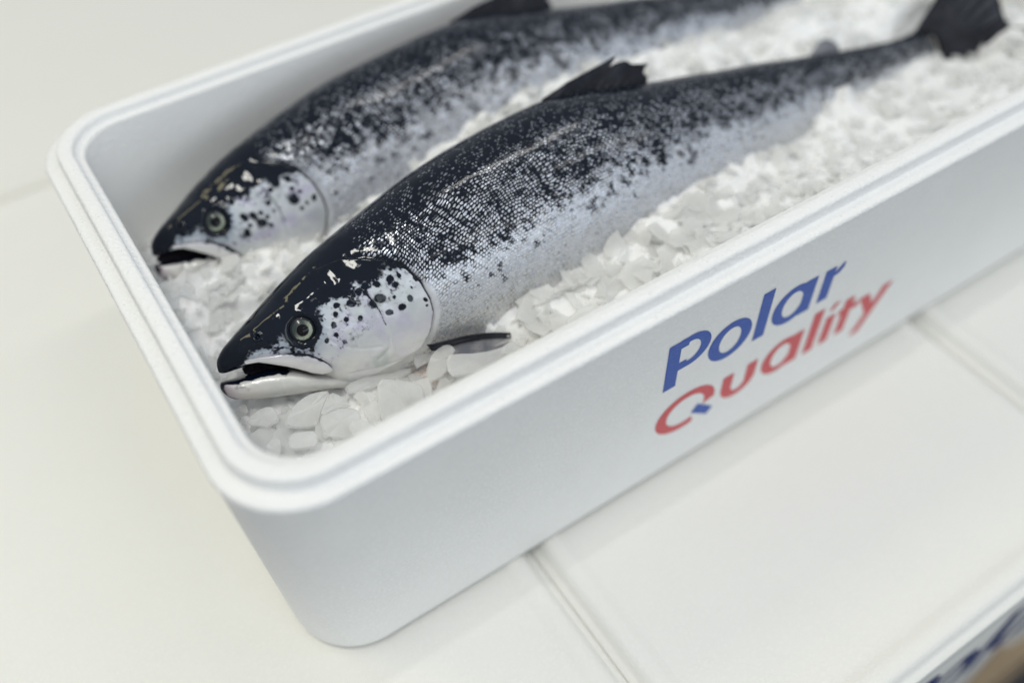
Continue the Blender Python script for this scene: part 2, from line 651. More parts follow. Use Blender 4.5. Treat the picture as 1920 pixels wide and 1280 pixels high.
# printed lettering: signed-distance shapes turned into flat outlines
def ring(cx, cy, rx, ry, t):
    def f(x, y):
        o = np.hypot((x - cx) / rx, (y - cy) / ry)
        i = np.hypot((x - cx) / (rx - t), (y - cy) / (ry - t * 0.72))
        return np.maximum((o - 1) * min(rx, ry), (1 - i) * (min(rx, ry) - t))
    return f


def quad(*p):
    def f(x, y):
        d = np.full(np.shape(x), -1e9)
        n = len(p)
        ar = sum(p[k][0] * p[(k + 1) % n][1] - p[(k + 1) % n][0] * p[k][1] for k in range(n))
        s = 1 if ar > 0 else -1
        for k in range(n):
            (ax, ay), (bx, by) = p[k], p[(k + 1) % n]
            L = math.hypot(bx - ax, by - ay)
            d = np.maximum(d, s * ((x - ax) * (by - ay) - (y - ay) * (bx - ax)) / L)
        return d
    return f


def U(*fs):
    return lambda x, y: np.minimum.reduce([f(x, y) for f in fs])


def CUT(a, b):
    return lambda x, y: np.maximum(a(x, y), -b(x, y))


def AND(a, b):
    return lambda x, y: np.maximum(a(x, y), b(x, y))


def bar(x0, y0, x1, y1):
    return quad((x0, y0), (x1, y0), (x1, y1), (x0, y1))


def flat_shape(f, x0, y0, x1, y1, h=0.55):
    """marching squares over f<0; returns verts and faces in the xy plane"""
    xs = np.arange(x0, x1 + h, h)
    ys = np.arange(y0, y1 + h, h)
    X, Y = np.meshgrid(xs, ys)
    D = f(X, Y)
    V, F, idx = [], [], {}

    def vid(key, p):
        if key not in idx:
            idx[key] = len(V)
            V.append(p)
        return idx[key]
    for j in range(len(ys) - 1):
        for i in range(len(xs) - 1):
            c = [(i, j), (i + 1, j), (i + 1, j + 1), (i, j + 1)]
            d = [D[b, a] for a, b in c]
            if min(d) >= 0:
                continue
            poly = []
            for k in range(4):
                a, b = c[k], c[(k + 1) % 4]
                da, db = d[k], d[(k + 1) % 4]
                if da < 0:
                    poly.append(vid((a, a), (xs[a[0]], ys[a[1]])))
                if (da < 0) != (db < 0):
                    t = da / (da - db)
                    key = (min(a, b), max(a, b))
                    poly.append(vid(key, (xs[a[0]] + t * (xs[b[0]] - xs[a[0]]), ys[a[1]] + t * (ys[b[1]] - ys[a[1]]))))
            if len(poly) >= 3:
                F.append(tuple(poly))
    return V, F


def smalla(x):
    return U(ring(x + 17.5, -65.5, 18.6, 19.6, 9.2), CUT(bar(x + 26.5, -84, x + 37.3, -47.5), bar(-1e3, 0, -999, 1)))


LET = {
    'P': (BLUE, U(bar(277.3, -84.3, 287.8, -34.5), CUT(AND(ring(296, -50.4, 17.5, 16.6, 8.6), bar(293.4, -90, 330, 0)), bar(0, 0, 1, 1)),
                  bar(287, -43, 294, -34.0), bar(287, -66.9, 294, -58.5)), (274, -90, 318, -28)),
    'o': (BLUE, ring(332.5, -65.5, 18.9, 19.8, 9.4), (310, -90, 355, -40)),
    'l': (BLUE, bar(355.6, -84, 366.0, -33.5), (352, -88, 370, -30)),
    'a': (BLUE, smalla(371.2), (368, -90, 412, -40)),
    'r': (BLUE, U(bar(415.9, -83, 426.0, -48.5), quad((425, -66), (425, -56), (433, -48.4), (434.6, -48.4), (434.6, -57.5), (431, -58.4))), (412, -88, 438, -44)),
    'Q': (RED, CUT(ring(302.3, -125.8, 26.8, 22.8, 9.6), quad((309, -133), (331, -128.5), (345, -148), (312.5, -156))), (270, -156, 335, -98)),
    'u': (RED, U(bar(335.6, -131, 345.6, -113.5), bar(358.3, -131, 368.3, -113.5), AND(ring(352, -130, 16.3, 16.2, 9.6), bar(330, -160, 375, -129.9))), (330, -150, 372, -108)),
    'q': (RED, None, None),
    'l2': (RED, bar(419.6, -147, 429.8, -97.3), (415, -152, 434, -92)),
    'i': (RED, bar(435.9, -146.5, 445.4, -113.2), (432, -150, 449, -108)),
    'i2': (RED, quad((435.6, -105.4), (441, -105.4), (446, -98.4), (440, -98.4)), (432, -110, 450, -95)),
    't': (RED, U(bar(452.9, -146, 462.3, -103.3), bar(449.5, -120.5, 470, -113.3)), (446, -150, 474, -98)),
    'y': (RED, U(quad((470.5, -113.4), (481, -113.4), (492.5, -138), (487.5, -146.5)), quad((496, -113.4), (506.3, -113.4), (484.6, -163), (474.6, -163))), (466, -168, 510, -108)),
    'diamond': (BLUE, quad((308.6, -135), (313.8, -127.2), (330.2, -143.6), (325, -150)), (304, -156, 335, -122)),
}
f_a2 = smalla(375.6)
LET['q'] = (RED, lambda x, y: f_a2(x, y + 63.5 - 1.2), (372, -152, 418, -106))


def wall_y(z):
    return 0.0014 + (-0.0165 - z) * (0.0101 / 0.1905)


logo = empty('logo')
logo.parent = box
lower_logo = empty('printed_logo')
lower_logo.parent = boxB
for key, (mt, f, bb) in LET.items():
    v2, F = flat_shape(f, *bb)
    V = []
    for x, y in v2:
        x = x - 0.042 * (-(y + 84)) * -1 if False else x + 0.043 * (-y - 84)
        z = -0.012 + y * 0.9988e-3
        V.append((x * 1e-3, wall_y(z) - 0.00025, z))
    name = 'logo_mark' if key == 'diamond' else 'letter'
    link(name, mesh(name, V, F, False), mt, logo)
    # the same print, turned up larger on the closed box at the lower right
    V = []
    for x, y in v2:
        z = 0.040 + y * 2.5e-3
        yy = 0.001 + (-z - 0.004) * (0.003 / 0.292) - 0.0004
        V.append((0.165 + (x - 275) * 1.6e-3, yy, z))
    if mt is BLUE:
        link(name, mesh(name, V, F, False), NAVY, lower_logo)

# ------------------------------------------------------------------ salmon
# local millimetres: x from the snout to the tail, y towards the back, z towards the flank that faces up
DOR = [(0, -2.5), (1.2, 1.5), (3.4, 4.4), (8, 8), (15.3, 11.7), (31, 18.6), (46, 25.6), (65, 33.6), (83, 40.4), (109, 47.8), (136, 54.8),
       (163, 61.5), (200, 67.8), (237, 71.5), (275, 73), (310, 69), (353, 58.5), (408, 47.2), (470, 35), (515, 25), (560, 15.8), (595, 9.4),
       (626, 5.5), (655, 6)]
VEN = [(0, -4.2), (1.6, -5.6), (6, -6.6), (10.5, -7), (18, -7.4), (25, -9.6), (31, -12.4), (40, -18), (50, -27.5), (58, -37), (66, -45),
       (80, -52), (100, -58.5), (140, -66), (200, -72), (280, -74), (350, -67), (420, -55), (500, -43), (560, -37), (600, -34), (630, -34),
       (655, -37)]
WID = [(0, 0), (3, 5), (10, 9), (25, 15), (45, 21), (70, 27), (100, 32), (140, 38), (200, 44), (280, 46), (350, 42), (420, 34), (500, 23),
       (560, 14), (600, 9.5), (630, 7), (655, 3.0)]
OPERCLE = [(96, 33), (108.2, 28.4), (121.1, 22.1), (129.2, 12.8), (134.1, 1.8), (135.9, -11.1), (135.2, -20.1), (130.9, -28.7),
           (128.2, -32.8), (120.9, -39.2), (106.7, -43), (90, -45), (70, -42)]
OPERCLE_CLOSE = [(70, -42), (70, 33)]
PREOP = [(98.0, 12.5), (99.9, 8.3), (101.9, 2.0), (103.2, -4.1), (103.7, -8.8), (103.6, -12.9), (104.0, -22.4), (100.2, -31.3), (92.2, -35.1)]
DARK = [(-1, -5.1), (8, -6.5), (15, -5.2), (18.8, -3.0), (22.5, 1.4), (33.7, 0.4), (40.6, -0.6), (45.9, -5.6), (52, -8.4), (57.0, -10.0), (63.3, -5.7),
        (68.5, 2.3), (71.5, 10.5), (78, 13.0), (86.8, 11.5), (91, 14), (94.5, 16.5), (100.8, 15.2), (107.1, 14.0), (113.9, 13.5), (116.7, 16.2), (124.8, 13.8),
        (130.4, 13.3), (138, 13)]
SPOTS = [(103.6, 20.7, 3.5), (91.1, 23.1, 3.2), (83.9, 15.6, 2.7), (117.6, 10.9, 2.0), (123.3, 10.6, 1.4), (101.4, 12.5, 2.0), (108.8, 10.8, 1.8),
         (96.5, 11.2, 1.8), (89.3, 6.1, 2.4), (80.4, 8.5, 1.8), (77.5, 3.7, 1.5), (82.4, -1.8, 1.3), (90.5, -4.7, 1.6), (73.7, -2.0, 1.8),
         (72.7, -8.6, 1.3), (65.9, -9.7, 1.6), (106.7, 1.9, 3.0), (115.3, -0.9, 0.9), (124.2, -5.4, 2.0), (117.6, -8.5, 2.2), (101.1, 0.1, 2.0),
         (108.7, -8.6, 2.0), (119.3, 6.2, 1.6), (127.7, 0.6, 0.8), (132.7, 5.4, 1.8), (132.5, -13.7, 0.9), (133.0, -10.0, 1.3), (51, -7.8, 0.9)]
EYE = (55.4, 2.6)
EYE_R = 6.7
EXPW = 0.9


def fish_z(x, y):
    a = curve(DOR, x)
    b = curve(VEN, x)
    c = np.clip((y - (a + b) / 2) / ((a - b) / 2), -1, 1)
    return curve(WID, x) * np.sqrt(1 - c * c) ** EXPW


def salmon(label, origin, tau, mouth0, warp, seed, spots, nspots, dark_shift):
    t = math.radians(tau)
    ex = Vector((1, 0, 0))
    dv = Vector((0, math.cos(t), math.sin(t)))
    nv = Vector((0, -math.sin(t), math.cos(t)))
    M = Matrix((ex, dv, nv)).transposed().to_4x4()
    M.translation = Vector(origin)
    root = empty('salmon')
    root.matrix_world = M
    tag(root, label, 'fish', 'salmon in the box')
    root.empty_display_size = 0.05

    def W(x):
        return curve(warp, x) if warp else x

    def fin(me_name, V, F, mat, parent=None, smooth=True):
        V = np.array(V, float)
        V[:, 0] = W(V[:, 0])
        return link(me_name, mesh(me_name, V / 1000, F, smooth), mat, parent or root)

    # ---------------- body
    xs = np.concatenate([[0.02, 0.12, 0.3], np.arange(0.6, 145, 0.55), np.arange(145, 655.1, 1.15)])
    na, nb = 230, 50
    th = np.concatenate([np.linspace(0, math.pi, na, endpoint=False), math.pi + np.linspace(0, math.pi, nb, endpoint=False)])
    nx, nt = len(xs), len(th)
    a = curve(DOR, xs)
    b = curve(VEN, xs)
    w = curve(WID, xs)
    hh = (a - b) / 2
    yc = (a + b) / 2
    X = np.repeat(xs[:, None], nt, 1)
    s = np.cos(th)[None, :] * np.ones((nx, 1))
    Y = yc[:, None] + hh[:, None] * s
    sn = np.sin(th)
    Z = w[:, None] * (np.sign(sn) * np.abs(sn) ** EXPW)[None, :]
    # rounded snout end: pull the first rings in
    P0 = np.stack([X, Y, Z], -1)
    du = np.gradient(P0, axis=0)
    dvv = (np.roll(P0, -1, 1) - np.roll(P0, 1, 1))
    Nn = np.cross(dvv, du)
    Nn /= np.linalg.norm(Nn, axis=-1, keepdims=True) + 1e-9
    # outward check
    sgn = np.sign(np.sum(Nn * np.stack([0 * X, Y - yc[:, None], Z], -1)))
    Nn *= sgn
    up = (Z >= 0).astype(float)
    dE = seg_dist(X, Y, OPERCLE)
    inO = inside(X, Y, OPERCLE + [(70, 33)])
    disp = np.zeros_like(X)
    ramp = sstep(60, 128, X)
    disp += np.where(inO, (1.1 + 1.9 * ramp) * np.exp(-dE / 26) * sstep(0, 0.9, dE + 0.35) * sstep(66, 100, X), 0)
    disp += np.where(~inO, -1.5 * np.exp(-(dE / 3.2) ** 2) * sstep(88, 112, X), 0)
    # soft bone relief on the gill cover
    dP = seg_dist(X, Y, PREOP)
    disp -= 0.75 * np.exp(-(dP / 0.75) ** 2) * (0.35 + 0.65 * sstep(-22, -8, Y))
    disp += 0.5 * np.exp(-((dP - 3) / 2.5) ** 2) * (X < 104)
    rE = np.hypot(X - EYE[0], Y - EYE[1])
    disp += 0.9 * np.exp(-((rE - 11.5) / 2.4) ** 2)
    disp -= 1.5 * np.exp(-((rE - 7.4) / 1.3) ** 2)
    disp -= 2.6 * sstep(7.6, 6.4, rE)
    rN = np.hypot(X - 29.1, Y - 9.2)
    disp -= 1.8 * np.exp(-(rN / 1.1) ** 2)
    disp += 0.5 * np.exp(-((rN - 2.2) / 0.9) ** 2)
    # cheek plates, brow and lip folds
    for pts, amp, wd in (([(63, -4), (72, -16), (84, -24), (97, -28)], -0.35, 1.0), ([(72, 16), (84, 6), (88, -8), (84, -22)], -0.22, 1.1),
                         ([(30, 14), (48, 18), (64, 18), (80, 24)], 0.7, 3.0), ([(20, 1), (33, -1.5), (44, -5)], -0.5, 0.9),
                         ([(72, -38), (92, -41), (112, -42)], -0.5, 0.9), ([(74, -45), (92, -48), (110, -49)], -0.45, 0.9)):
        dd = seg_dist(X, Y, pts)
        disp += amp * np.exp(-(dd / wd) ** 2)
    head = sstep(140, 120, X)
    disp += head * ((fbm(X / 8, Y / 8, seed, 2) - 0.5) * 0.8 + (fbm(X / 2.6, Y / 2.6, seed + 5, 2) - 0.5) * 0.10) * sstep(0, 12, X)
    # dents and slack flesh along the flank
    disp += (1 - head) * (fbm(X / 45, Y / 30, seed + 9, 2) - 0.5) * 2.0
    disp *= np.where(Z >= 0, 1, 0.4)
    P1 = P0 + Nn * disp[..., None]
    P1[..., 0] = np.maximum(P1[..., 0], 0.0)

    # ---------------- colours
    arc = np.concatenate([np.zeros((nx, 1)), np.cumsum(np.linalg.norm(np.diff(P0, axis=1), axis=-1), 1)], 1)
    sign = np.where(np.arange(nt) < na, 1, -1)[None, :]
    suv = np.stack([X / 2.75 + arc * 0.06, arc / 2.05, 0 * X], -1)
    n1 = fbm(X / 9, Y / 9, seed + 20, 4)
    n2 = fbm(X / 3, Y / 3, seed + 31, 3)
    n3 = fbm(X / 30, Y / 14, seed + 40, 3)
    # flank: the back is dark, the belly white, a wide speckled band between
    tr = curve([(100, 0.34), (128, 0.30), (152, 0.18), (182, 0.21), (225, 0.24), (270, 0.27), (320, 0.30), (370, 0.36), (420, 0.30), (480, 0.25), (550, 0.2), (655, 0.1)], X) + dark_shift
    nf = fbm(X / 1.6, Y / 1.6, seed + 33, 3)
    q = s + (n1 - 0.5) * 0.30 + (n2 - 0.5) * 0.26
    q = s + (n1 - 0.5) * 0.30 + (n2 - 0.5) * 0.16
    Lb = 1.03 - 0.68 * sstep(tr - 0.26, tr + 0.14, q) - 0.20 * sstep(0.46, 0.80, q) - 0.34 * sstep(0.72, 0.90, s + (n1 - 0.5) * 0.15)
    clump = sstep(0.47, 0.66, fbm(X / 7 + Y / 9, Y / 5, seed + 41, 3)) * sstep(tr - 0.22, tr + 0.04, s)
    Lb -= (0.10 + 0.16 * sstep(200, 300, X)) * clump
    streak = sstep(0.52, 0.72, fbm(X / 3.2 + Y / 4.0, Y / 16 - X / 40, seed + 47, 2)) * sstep(tr - 0.55, tr - 0.1, s)
    Lb -= 0.15 * streak
    latl = np.abs(s - curve([(100, 0.22), (180, 0.10), (300, 0.04), (655, 0.0)], X))
    Lb -= 0.25 * np.exp(-(latl * hh[:, None] / 0.7) ** 2) * sstep(140, 170, X)
    # blotches
    rs = np.random.default_rng(seed + 3)
    Lsp = np.zeros_like(X)
    for k in range(nspots):
        sx = rs.uniform(146, 600)
        ix = np.searchsorted(xs, sx)
        sv = tr[ix, 0] + rs.normal(-0.03, 0.17)
        sv = min(sv, 0.9)
        if sv < -0.45:
            continue
        sy = yc[ix] + hh[ix] * sv
        r = (0.6 + 1.9 * rs.uniform() ** 2) * (0.75 if sx > 380 else 1)
        i0, i1 = np.searchsorted(xs, sx - 9), np.searchsorted(xs, sx + 9)
        sub = (slice(i0, i1), slice(0, na))
        dx = (X[sub] - sx)
        dy = (Y[sub] - sy)
        ang = rs.uniform(0, 3.14)
        rr = np.hypot(dx * rs.uniform(0.7, 1.2), dy * rs.uniform(0.6, 1.1))
        phi = np.arctan2(dy, dx)
        rr = rr / (1 + 0.35 * np.cos(rs.integers(2, 5) * phi + ang))
        Lsp[sub] = np.maximum(Lsp[sub], sstep(r * 1.6, r * 0.4, rr + (n2[sub] - 0.5) * 1.6))
    Lb -= 0.74 * Lsp
    # head
    poly = DARK + [(138, 70), (-5, 70)]
    dd = seg_dist(X, Y, DARK)
    sd = np.where(inside(X, Y, poly), dd, -dd) + (n2 - 0.5) * 3.5 + (n1 - 0.5) * 3.0 + (nf - 0.5) * 2.5
    Lh = 1.0 - 0.72 * sstep(-2.6, 2.0, sd) - 0.26 * sstep(0.5, 5.5, sd)
    Lh -= 0.60 * sstep(0.46, 0.72, n1 * 0.5 + nf * 0.5) * sstep(-26, -2, sd)
    Lh -= 0.22 * sstep(0.42, 0.75, n2 * 0.6 + nf * 0.4) * sstep(-40, -10, Y)
    # paler translucent skin before and behind the eye
    eyeg = np.exp(-(((X - 42.5) / 5.5) ** 2 + ((Y - 3.0) / 5.0) ** 2)) * 0.36 + np.exp(-(((X - 66.5) / 4.0) ** 2 + ((Y - 8.5) / 5.0) ** 2)) * 0.30
    eyeg = eyeg * sstep(7.6, 9.0, rE) * (0.6 + 0.8 * n1)
    fine_lines = np.abs(fbm(X / 1.3 + Y / 3.0, Y / 5.0 - X / 9.0, seed + 44, 3) - 0.5)
    Lh -= 0.30 * sstep(0.05, 0.0, fine_lines) * sstep(-45, -15, Y) * sstep(0.35, 0.65, n1)
    # grey haze on the cheek
    haze = np.exp(-(((X - 84) / 9) ** 2 + ((Y + 16) / 9) ** 2)) * 0.28 + np.exp(-(((X - 112) / 12) ** 2 + ((Y - 4) / 8) ** 2)) * 0.22
    Lh -= haze * (0.4 + 1.2 * n2)
    Lh -= 0.7 * sstep(12.0, 9.5, rE)
    for sx, sy, r in spots:
        el = 1 + 0.13 * math.sin(sx * 7.1)
        rr = np.hypot((X - sx) * el + (Y - sy) * 0.25 * math.cos(sx * 3.3), (Y - sy) / el) + (n2 - 0.5) * 1.3 + (nf - 0.5) * 1.0
        Lh -= 0.72 * sstep(r * 1.35, r * 0.7, rr) + 0.16 * sstep(r * 2.3, r * 1.0, rr)
    Lh -= 0.75 * np.exp(-(dP / 0.35) ** 2) * (Y > -16)
    Lh = np.maximum(Lh, -0.1) + eyeg
    # dark lip and mouth roof
    Lh -= 1.0 * sstep(-0.74, -0.86, s + (n2 - 0.5) * 0.12) * sstep(60, 48, X)
    Lh -= 0.9 * sstep(4, 1, X)
    # dark skin fringe of the gill cover
    fringe = np.where(~inO, np.exp(-(dE / 1.5) ** 2), np.exp(-(dE / 0.6) ** 2)) * sstep(88, 108, X) * sstep(-40, -30, Y)
    isb = np.where(inO, 0.0, sstep(102, 112, X))
    scal = isb * sstep(2.5, 7, np.where(inO, 0, dE) + 3.0 * sstep(-6, 4, Y))
    scal = np.maximum(scal, sstep(140, 146, X))
    # bare white skin just behind the gill opening
    L = Lh * (1 - isb) + np.where(dE < 9, np.maximum(Lb, 0.95 * sstep(6, -4, Y)), Lb) * isb
    L = L - 0.95 * fringe
    L = np.clip(L, -0.1, 1)
    wmix = sstep(-0.15, -0.6, s)
    silver = np.array([0.77, 0.79, 0.84])
    white = np.array([0.82, 0.815, 0.79])
    lav = np.array([0.56, 0.53, 0.68])
    tint = silver[None, None] * (1 - wmix[..., None]) + white[None, None] * wmix[..., None]
    hm = (1 - isb)[..., None]
    hc = np.array([0.62, 0.645, 0.68]) * (1 - wmix[..., None]) + white * 0.97 * wmix[..., None]
    lm = (sstep(0.40, 0.70, n1) * (0.25 + 0.75 * sstep(-34, -8, Y)))[..., None] * 0.8
    hc = hc * (1 - lm) + lav * lm
    gm = (sstep(0.5, 0.8, fbm(X / 12 + 3, Y / 12, seed + 70, 3)))[..., None] * 0.6
    hc = hc * (1 - gm) + np.array([0.50, 0.55, 0.55]) * gm
    edge = np.clip(np.exp(-np.abs(sd) / 5.0) * sstep(80, 60, X) + 0.45 * np.exp(-np.abs(sd) / 4.0), 0, 1)[..., None] * 0.75
    hc = hc * (1 - edge) + np.array([0.36, 0.42, 0.50]) * edge
    tint = tint * (1 - hm) + hc * hm
    # rosy wash at the snout tip
    pk = (np.exp(-((X - 5) / 7) ** 2) * sstep(3, -4, Y))[..., None] * 0.7
    tint = tint * (1 - pk) + np.array([0.50, 0.33, 0.38]) * pk
    idx = np.arange(nx * nt).reshape(nx, nt)
    i2 = np.roll(idx, -1, 1)
    F = np.stack([idx[:-1], i2[:-1], i2[1:], idx[1:]], -1).reshape(-1, 4)
    Vw = P1.reshape(-1, 3).copy()
    Vw[:, 0] = W(Vw[:, 0])
    me = mesh('body', Vw / 1000, F)
    attr(me, 'light', L.ravel())
    attr(me, 'scaly', scal.ravel())
    attr(me, 'tint', tint.reshape(-1, 3))
    attr(me, 'scale_uv', suv.reshape(-1, 3))
    attr(me, 'local_mm', P0.reshape(-1, 3))
    body = link('body', me, SKIN, root)

    # ---------------- lower jaw
    JT = [(-3.4, -14.2), (-2.6, -11.9), (-1, -10.9), (7.7, -12.6), (21.6, -14.2), (30.8, -16.0), (41, -20.5), (55, -30), (66, -37), (80, -42)]
    JB = [(-3.4, -15.6), (-2.6, -18.6), (-0.2, -22.6), (6, -26.6), (15, -30.5), (32.3, -36.6), (55, -43.6), (68.3, -49.0), (80, -52.5)]
    JW = [(-3.4, 0), (-2.4, 3.4), (0, 6), (8, 9.5), (20, 13.5), (35, 17.3), (46, 18.5), (56, 17.5), (68, 13), (80, 7)]
    jx = np.concatenate([[-3.39, -3.2, -2.9], np.arange(-2.5, 80.1, 0.6)])
    ja, jb, jw = curve(JT, jx), curve(JB, jx), curve(JW, jx)
    jt = np.linspace(0, 2 * math.pi, 120, endpoint=False)
    JX = np.repeat(jx[:, None], 120, 1)
    js = np.cos(jt)[None] * np.ones((len(jx), 1))
    JY = ((ja + jb) / 2)[:, None] + ((ja - jb) / 2)[:, None] * np.sign(js) * np.abs(js) ** np.where(js > 0, 0.7, 1.0)
    JZ = jw[:, None] * (np.sign(np.sin(jt)) * np.abs(np.sin(jt)) ** 0.8)[None]
    jn = fbm(JX / 5, JY / 5, seed + 50, 4)
    JZ = JZ + np.sign(JZ) * (jn - 0.5) * 0.8
    lipf = sstep(0.60, 0.80, js + (jn - 0.5) * 0.35) * sstep(44, 33, JX)
    tipf = np.exp(-((JX + 3.4) / 2.1) ** 2)
    jl = np.clip(1 - 1.1 * lipf - 0.95 * tipf - 0.28 * sstep(0.45, 0.75, jn) - 0.30 * sstep(0.0, 0.55, js + (jn - 0.5) * 0.8) * sstep(60, 20, JX), -0.1, 1)
    jl = np.where(JX < 8, np.minimum(jl, 1 - 0.9 * sstep(-0.6, -0.95, js) * sstep(7, 0, JX)), jl)
    jtint = np.ones(JX.shape + (3,)) * np.array([0.69, 0.685, 0.655])
    pk = np.exp(-((JX + 1) / 6) ** 2)[..., None] * 0.55
    jtint = jtint * (1 - pk) + np.array([0.46, 0.34, 0.42]) * pk
    pk2 = np.exp(-(((JX - 10) / 9) ** 2 + ((JY + 25) / 5) ** 2))[..., None] * 0.35
    jtint = jtint * (1 - pk2) + np.array([0.72, 0.58, 0.50]) * pk2
    ji = np.arange(len(jx) * 120).reshape(len(jx), 120)
    jr = np.roll(ji, -1, 1)
    JF = np.stack([ji[:-1], jr[:-1], jr[1:], ji[1:]], -1).reshape(-1, 4)
    JV = np.stack([JX, JY, JZ], -1).reshape(-1, 3)
    jv = JV.copy()
    jv[:, 0] = W(np.maximum(jv[:, 0], 0)) + np.minimum(jv[:, 0], 0)
    jm = mesh('lower_jaw', jv / 1000, JF)
    attr(jm, 'light', jl.ravel())
    attr(jm, 'scaly', np.zeros(jl.size))
    attr(jm, 'tint', jtint.reshape(-1, 3))
    attr(jm, 'scale_uv', JV)
    attr(jm, 'local_mm', JV)
    link('lower_jaw', jm, SKIN, root)

    # ---------------- maxilla: the pale plate along the mouth
    MT = [(16, -2.2), (24.7, -3.6), (32.9, -6.0), (41.9, -8.0), (47.1, -9.9), (53.3, -13.9), (58.8, -19.7), (62.0, -25.2)]
    MB = [(16, -4.6), (23.4, -6.6), (30.9, -11.2), (38.4, -16.3), (44.3, -20.9), (50, -26.0), (55.5, -29.5), (60.0, -30.6)]
    nu, nvv = 90, 26
    top = np.array(MT)
    bot = np.array(MB)
    tt = np.linspace(0, 1, nu)
    k0 = np.linspace(0, 1, len(top))
    Tx, Ty = np.interp(tt, k0, top[:, 0]), np.interp(tt, k0, top[:, 1])
    Bx, By = np.interp(tt, k0, bot[:, 0]), np.interp(tt, k0, bot[:, 1])
    # round the rear end
    endr = np.sqrt(np.clip(1 - np.clip((tt - 0.9) / 0.1, 0, 1) ** 2, 0.002, 1))
    mx, my = (Tx + Bx) / 2, (Ty + By) / 2
    ext = np.clip((tt - 0.9) / 0.1, 0, 1) * 1.6
    vvv = np.linspace(-1, 1, nvv)
    GX = mx[:, None] + ext[:, None] + (Tx - Bx)[:, None] / 2 * vvv[None] * endr[:, None]
    GY = my[:, None] - ext[:, None] * 0.9 + (Ty - By)[:, None] / 2 * vvv[None] * endr[:, None]
    zc = curve([(16, 9.5), (25, 13.2), (35, 17.0), (45, 19.8), (55, 22.0), (64, 22.8)], GX)
    bodz = fish_z(GX, np.maximum(GY, curve(VEN, GX) + 6))
    GZ = np.maximum(zc, bodz - 0.2) + 1.1 * np.sqrt(np.clip(1 - vvv ** 2, 0, 1))[None] * endr[:, None] * sstep(0, 0.2, tt)[:, None] - 0.5
    GZ += (fbm(GX / 4, GY / 4, seed + 60, 3) - 0.5) * 0.5
    inner = np.stack([GX, GY, GZ - 6.0], -1)
    outer = np.stack([GX, GY, GZ], -1)
    mi = np.arange(nu * nvv).reshape(nu, nvv)
    Fo = np.stack([mi[:-1, :-1], mi[1:, :-1], mi[1:, 1:], mi[:-1, 1:]], -1).reshape(-1, 4)
    off = nu * nvv
    Fi = Fo[:, ::-1] + off
    rim = []
    loop = list(mi[:, 0]) + list(mi[-1, 1:]) + list(mi[::-1, -1][1:]) + list(mi[0, ::-1][1:-1])
    for i in range(len(loop)):
        p_, q_ = loop[i], loop[(i + 1) % len(loop)]
        rim.append((q_, p_, p_ + off, q_ + off))
    Vm = np.concatenate([outer.reshape(-1, 3), inner.reshape(-1, 3)])
    MF = np.concatenate([Fo, Fi, np.array(rim)])
    vm = Vm.copy()
    vm[:, 0] = W(vm[:, 0])
    mm = mesh('maxilla', vm / 1000, MF)
    vq = np.tile(np.repeat(vvv[None], nu, 0).ravel(), 2)
    tq = np.tile(np.repeat(tt[:, None], nvv, 1).ravel(), 2)
    nm = fbm(Vm[:, 0] / 3, Vm[:, 1] / 3, seed + 61, 3)
    ml = 1 - 0.98 * sstep(0.60, 0.84, vq + (nm - 0.5) * 0.3) * sstep(0.25, 0.5, tq) - 0.75 * sstep(-0.1, 0.7, vq + (nm - 0.5) * 0.8) * sstep(0.45, 0.8, tq) * nm - 0.25 * sstep(0.5, 0.75, nm) - 0.5 * sstep(-0.9, -1.0, vq)
    attr(mm, 'light', np.clip(ml, -0.1, 1))
    attr(mm, 'scaly', np.zeros(len(Vm)))
    attr(mm, 'tint', np.array([0.70, 0.69, 0.67]) * (1 - 0.6 * sstep(-0.3, 0.8, vq))[:, None] + np.array([0.46, 0.45, 0.54]) * (0.6 * sstep(-0.3, 0.8, vq))[:, None])
    attr(mm, 'scale_uv', Vm)
    attr(mm, 'local_mm', Vm)
    link('maxilla', mm, SKIN, root)

    # ---------------- dark lining that closes the mouth behind the lips
    lx = np.linspace(mouth0, 64, 40)
    up_, lo_ = curve(VEN, lx) + 2.5, curve(JT, lx) - 3.0
    md_ = (up_ + lo_) / 2
    tp_ = sstep(mouth0 - 1, mouth0 + 9, lx)
    up_, lo_ = md_ + (up_ - md_) * (0.25 + 0.75 * tp_), md_ + (lo_ - md_) * (0.25 + 0.75 * tp_)
    up_ = np.maximum(up_, lo_ + 1)
    Vl, Fl = [], []
    for zz in (7.5, -7.5):
        for k in range(40):
            for m in range(5):
                Vl.append((lx[k], lo_[k] + (up_[k] - lo_[k]) * m / 4, zz * 0.75 * min(1, 0.2 + lx[k] / 40) - (1.5 if zz > 0 else -1.5) * (1 - abs(m - 2) / 2)))
    for sd_ in (0, 200):
        for k in range(39):
            for m in range(4):
                a0 = sd_ + k * 5 + m
                q4 = (a0, a0 + 5, a0 + 6, a0 + 1)
                Fl.append(q4 if sd_ == 0 else q4[::-1])
    for k in range(39):
        Fl.append((k * 5, 200 + k * 5, 200 + k * 5 + 5, k * 5 + 5))
        Fl.append((k * 5 + 4, k * 5 + 9, 200 + k * 5 + 9, 200 + k * 5 + 4))
    for m in range(4):
        Fl.append((m, m + 1, 200 + m + 1, 200 + m))
    fin('mouth_lining', Vl, Fl, LINING)

    # ---------------- eye
    e0 = float(fish_z(np.array([EYE[0]]), np.array([EYE[1]]))[0])
    gx = (float(fish_z(np.array([EYE[0] + 5]), np.array([EYE[1]]))[0]) - float(fish_z(np.array([EYE[0] - 5]), np.array([EYE[1]]))[0])) / 10
    gy = (float(fish_z(np.array([EYE[0]]), np.array([EYE[1] + 5]))[0]) - float(fish_z(np.array([EYE[0]]), np.array([EYE[1] - 5]))[0])) / 10
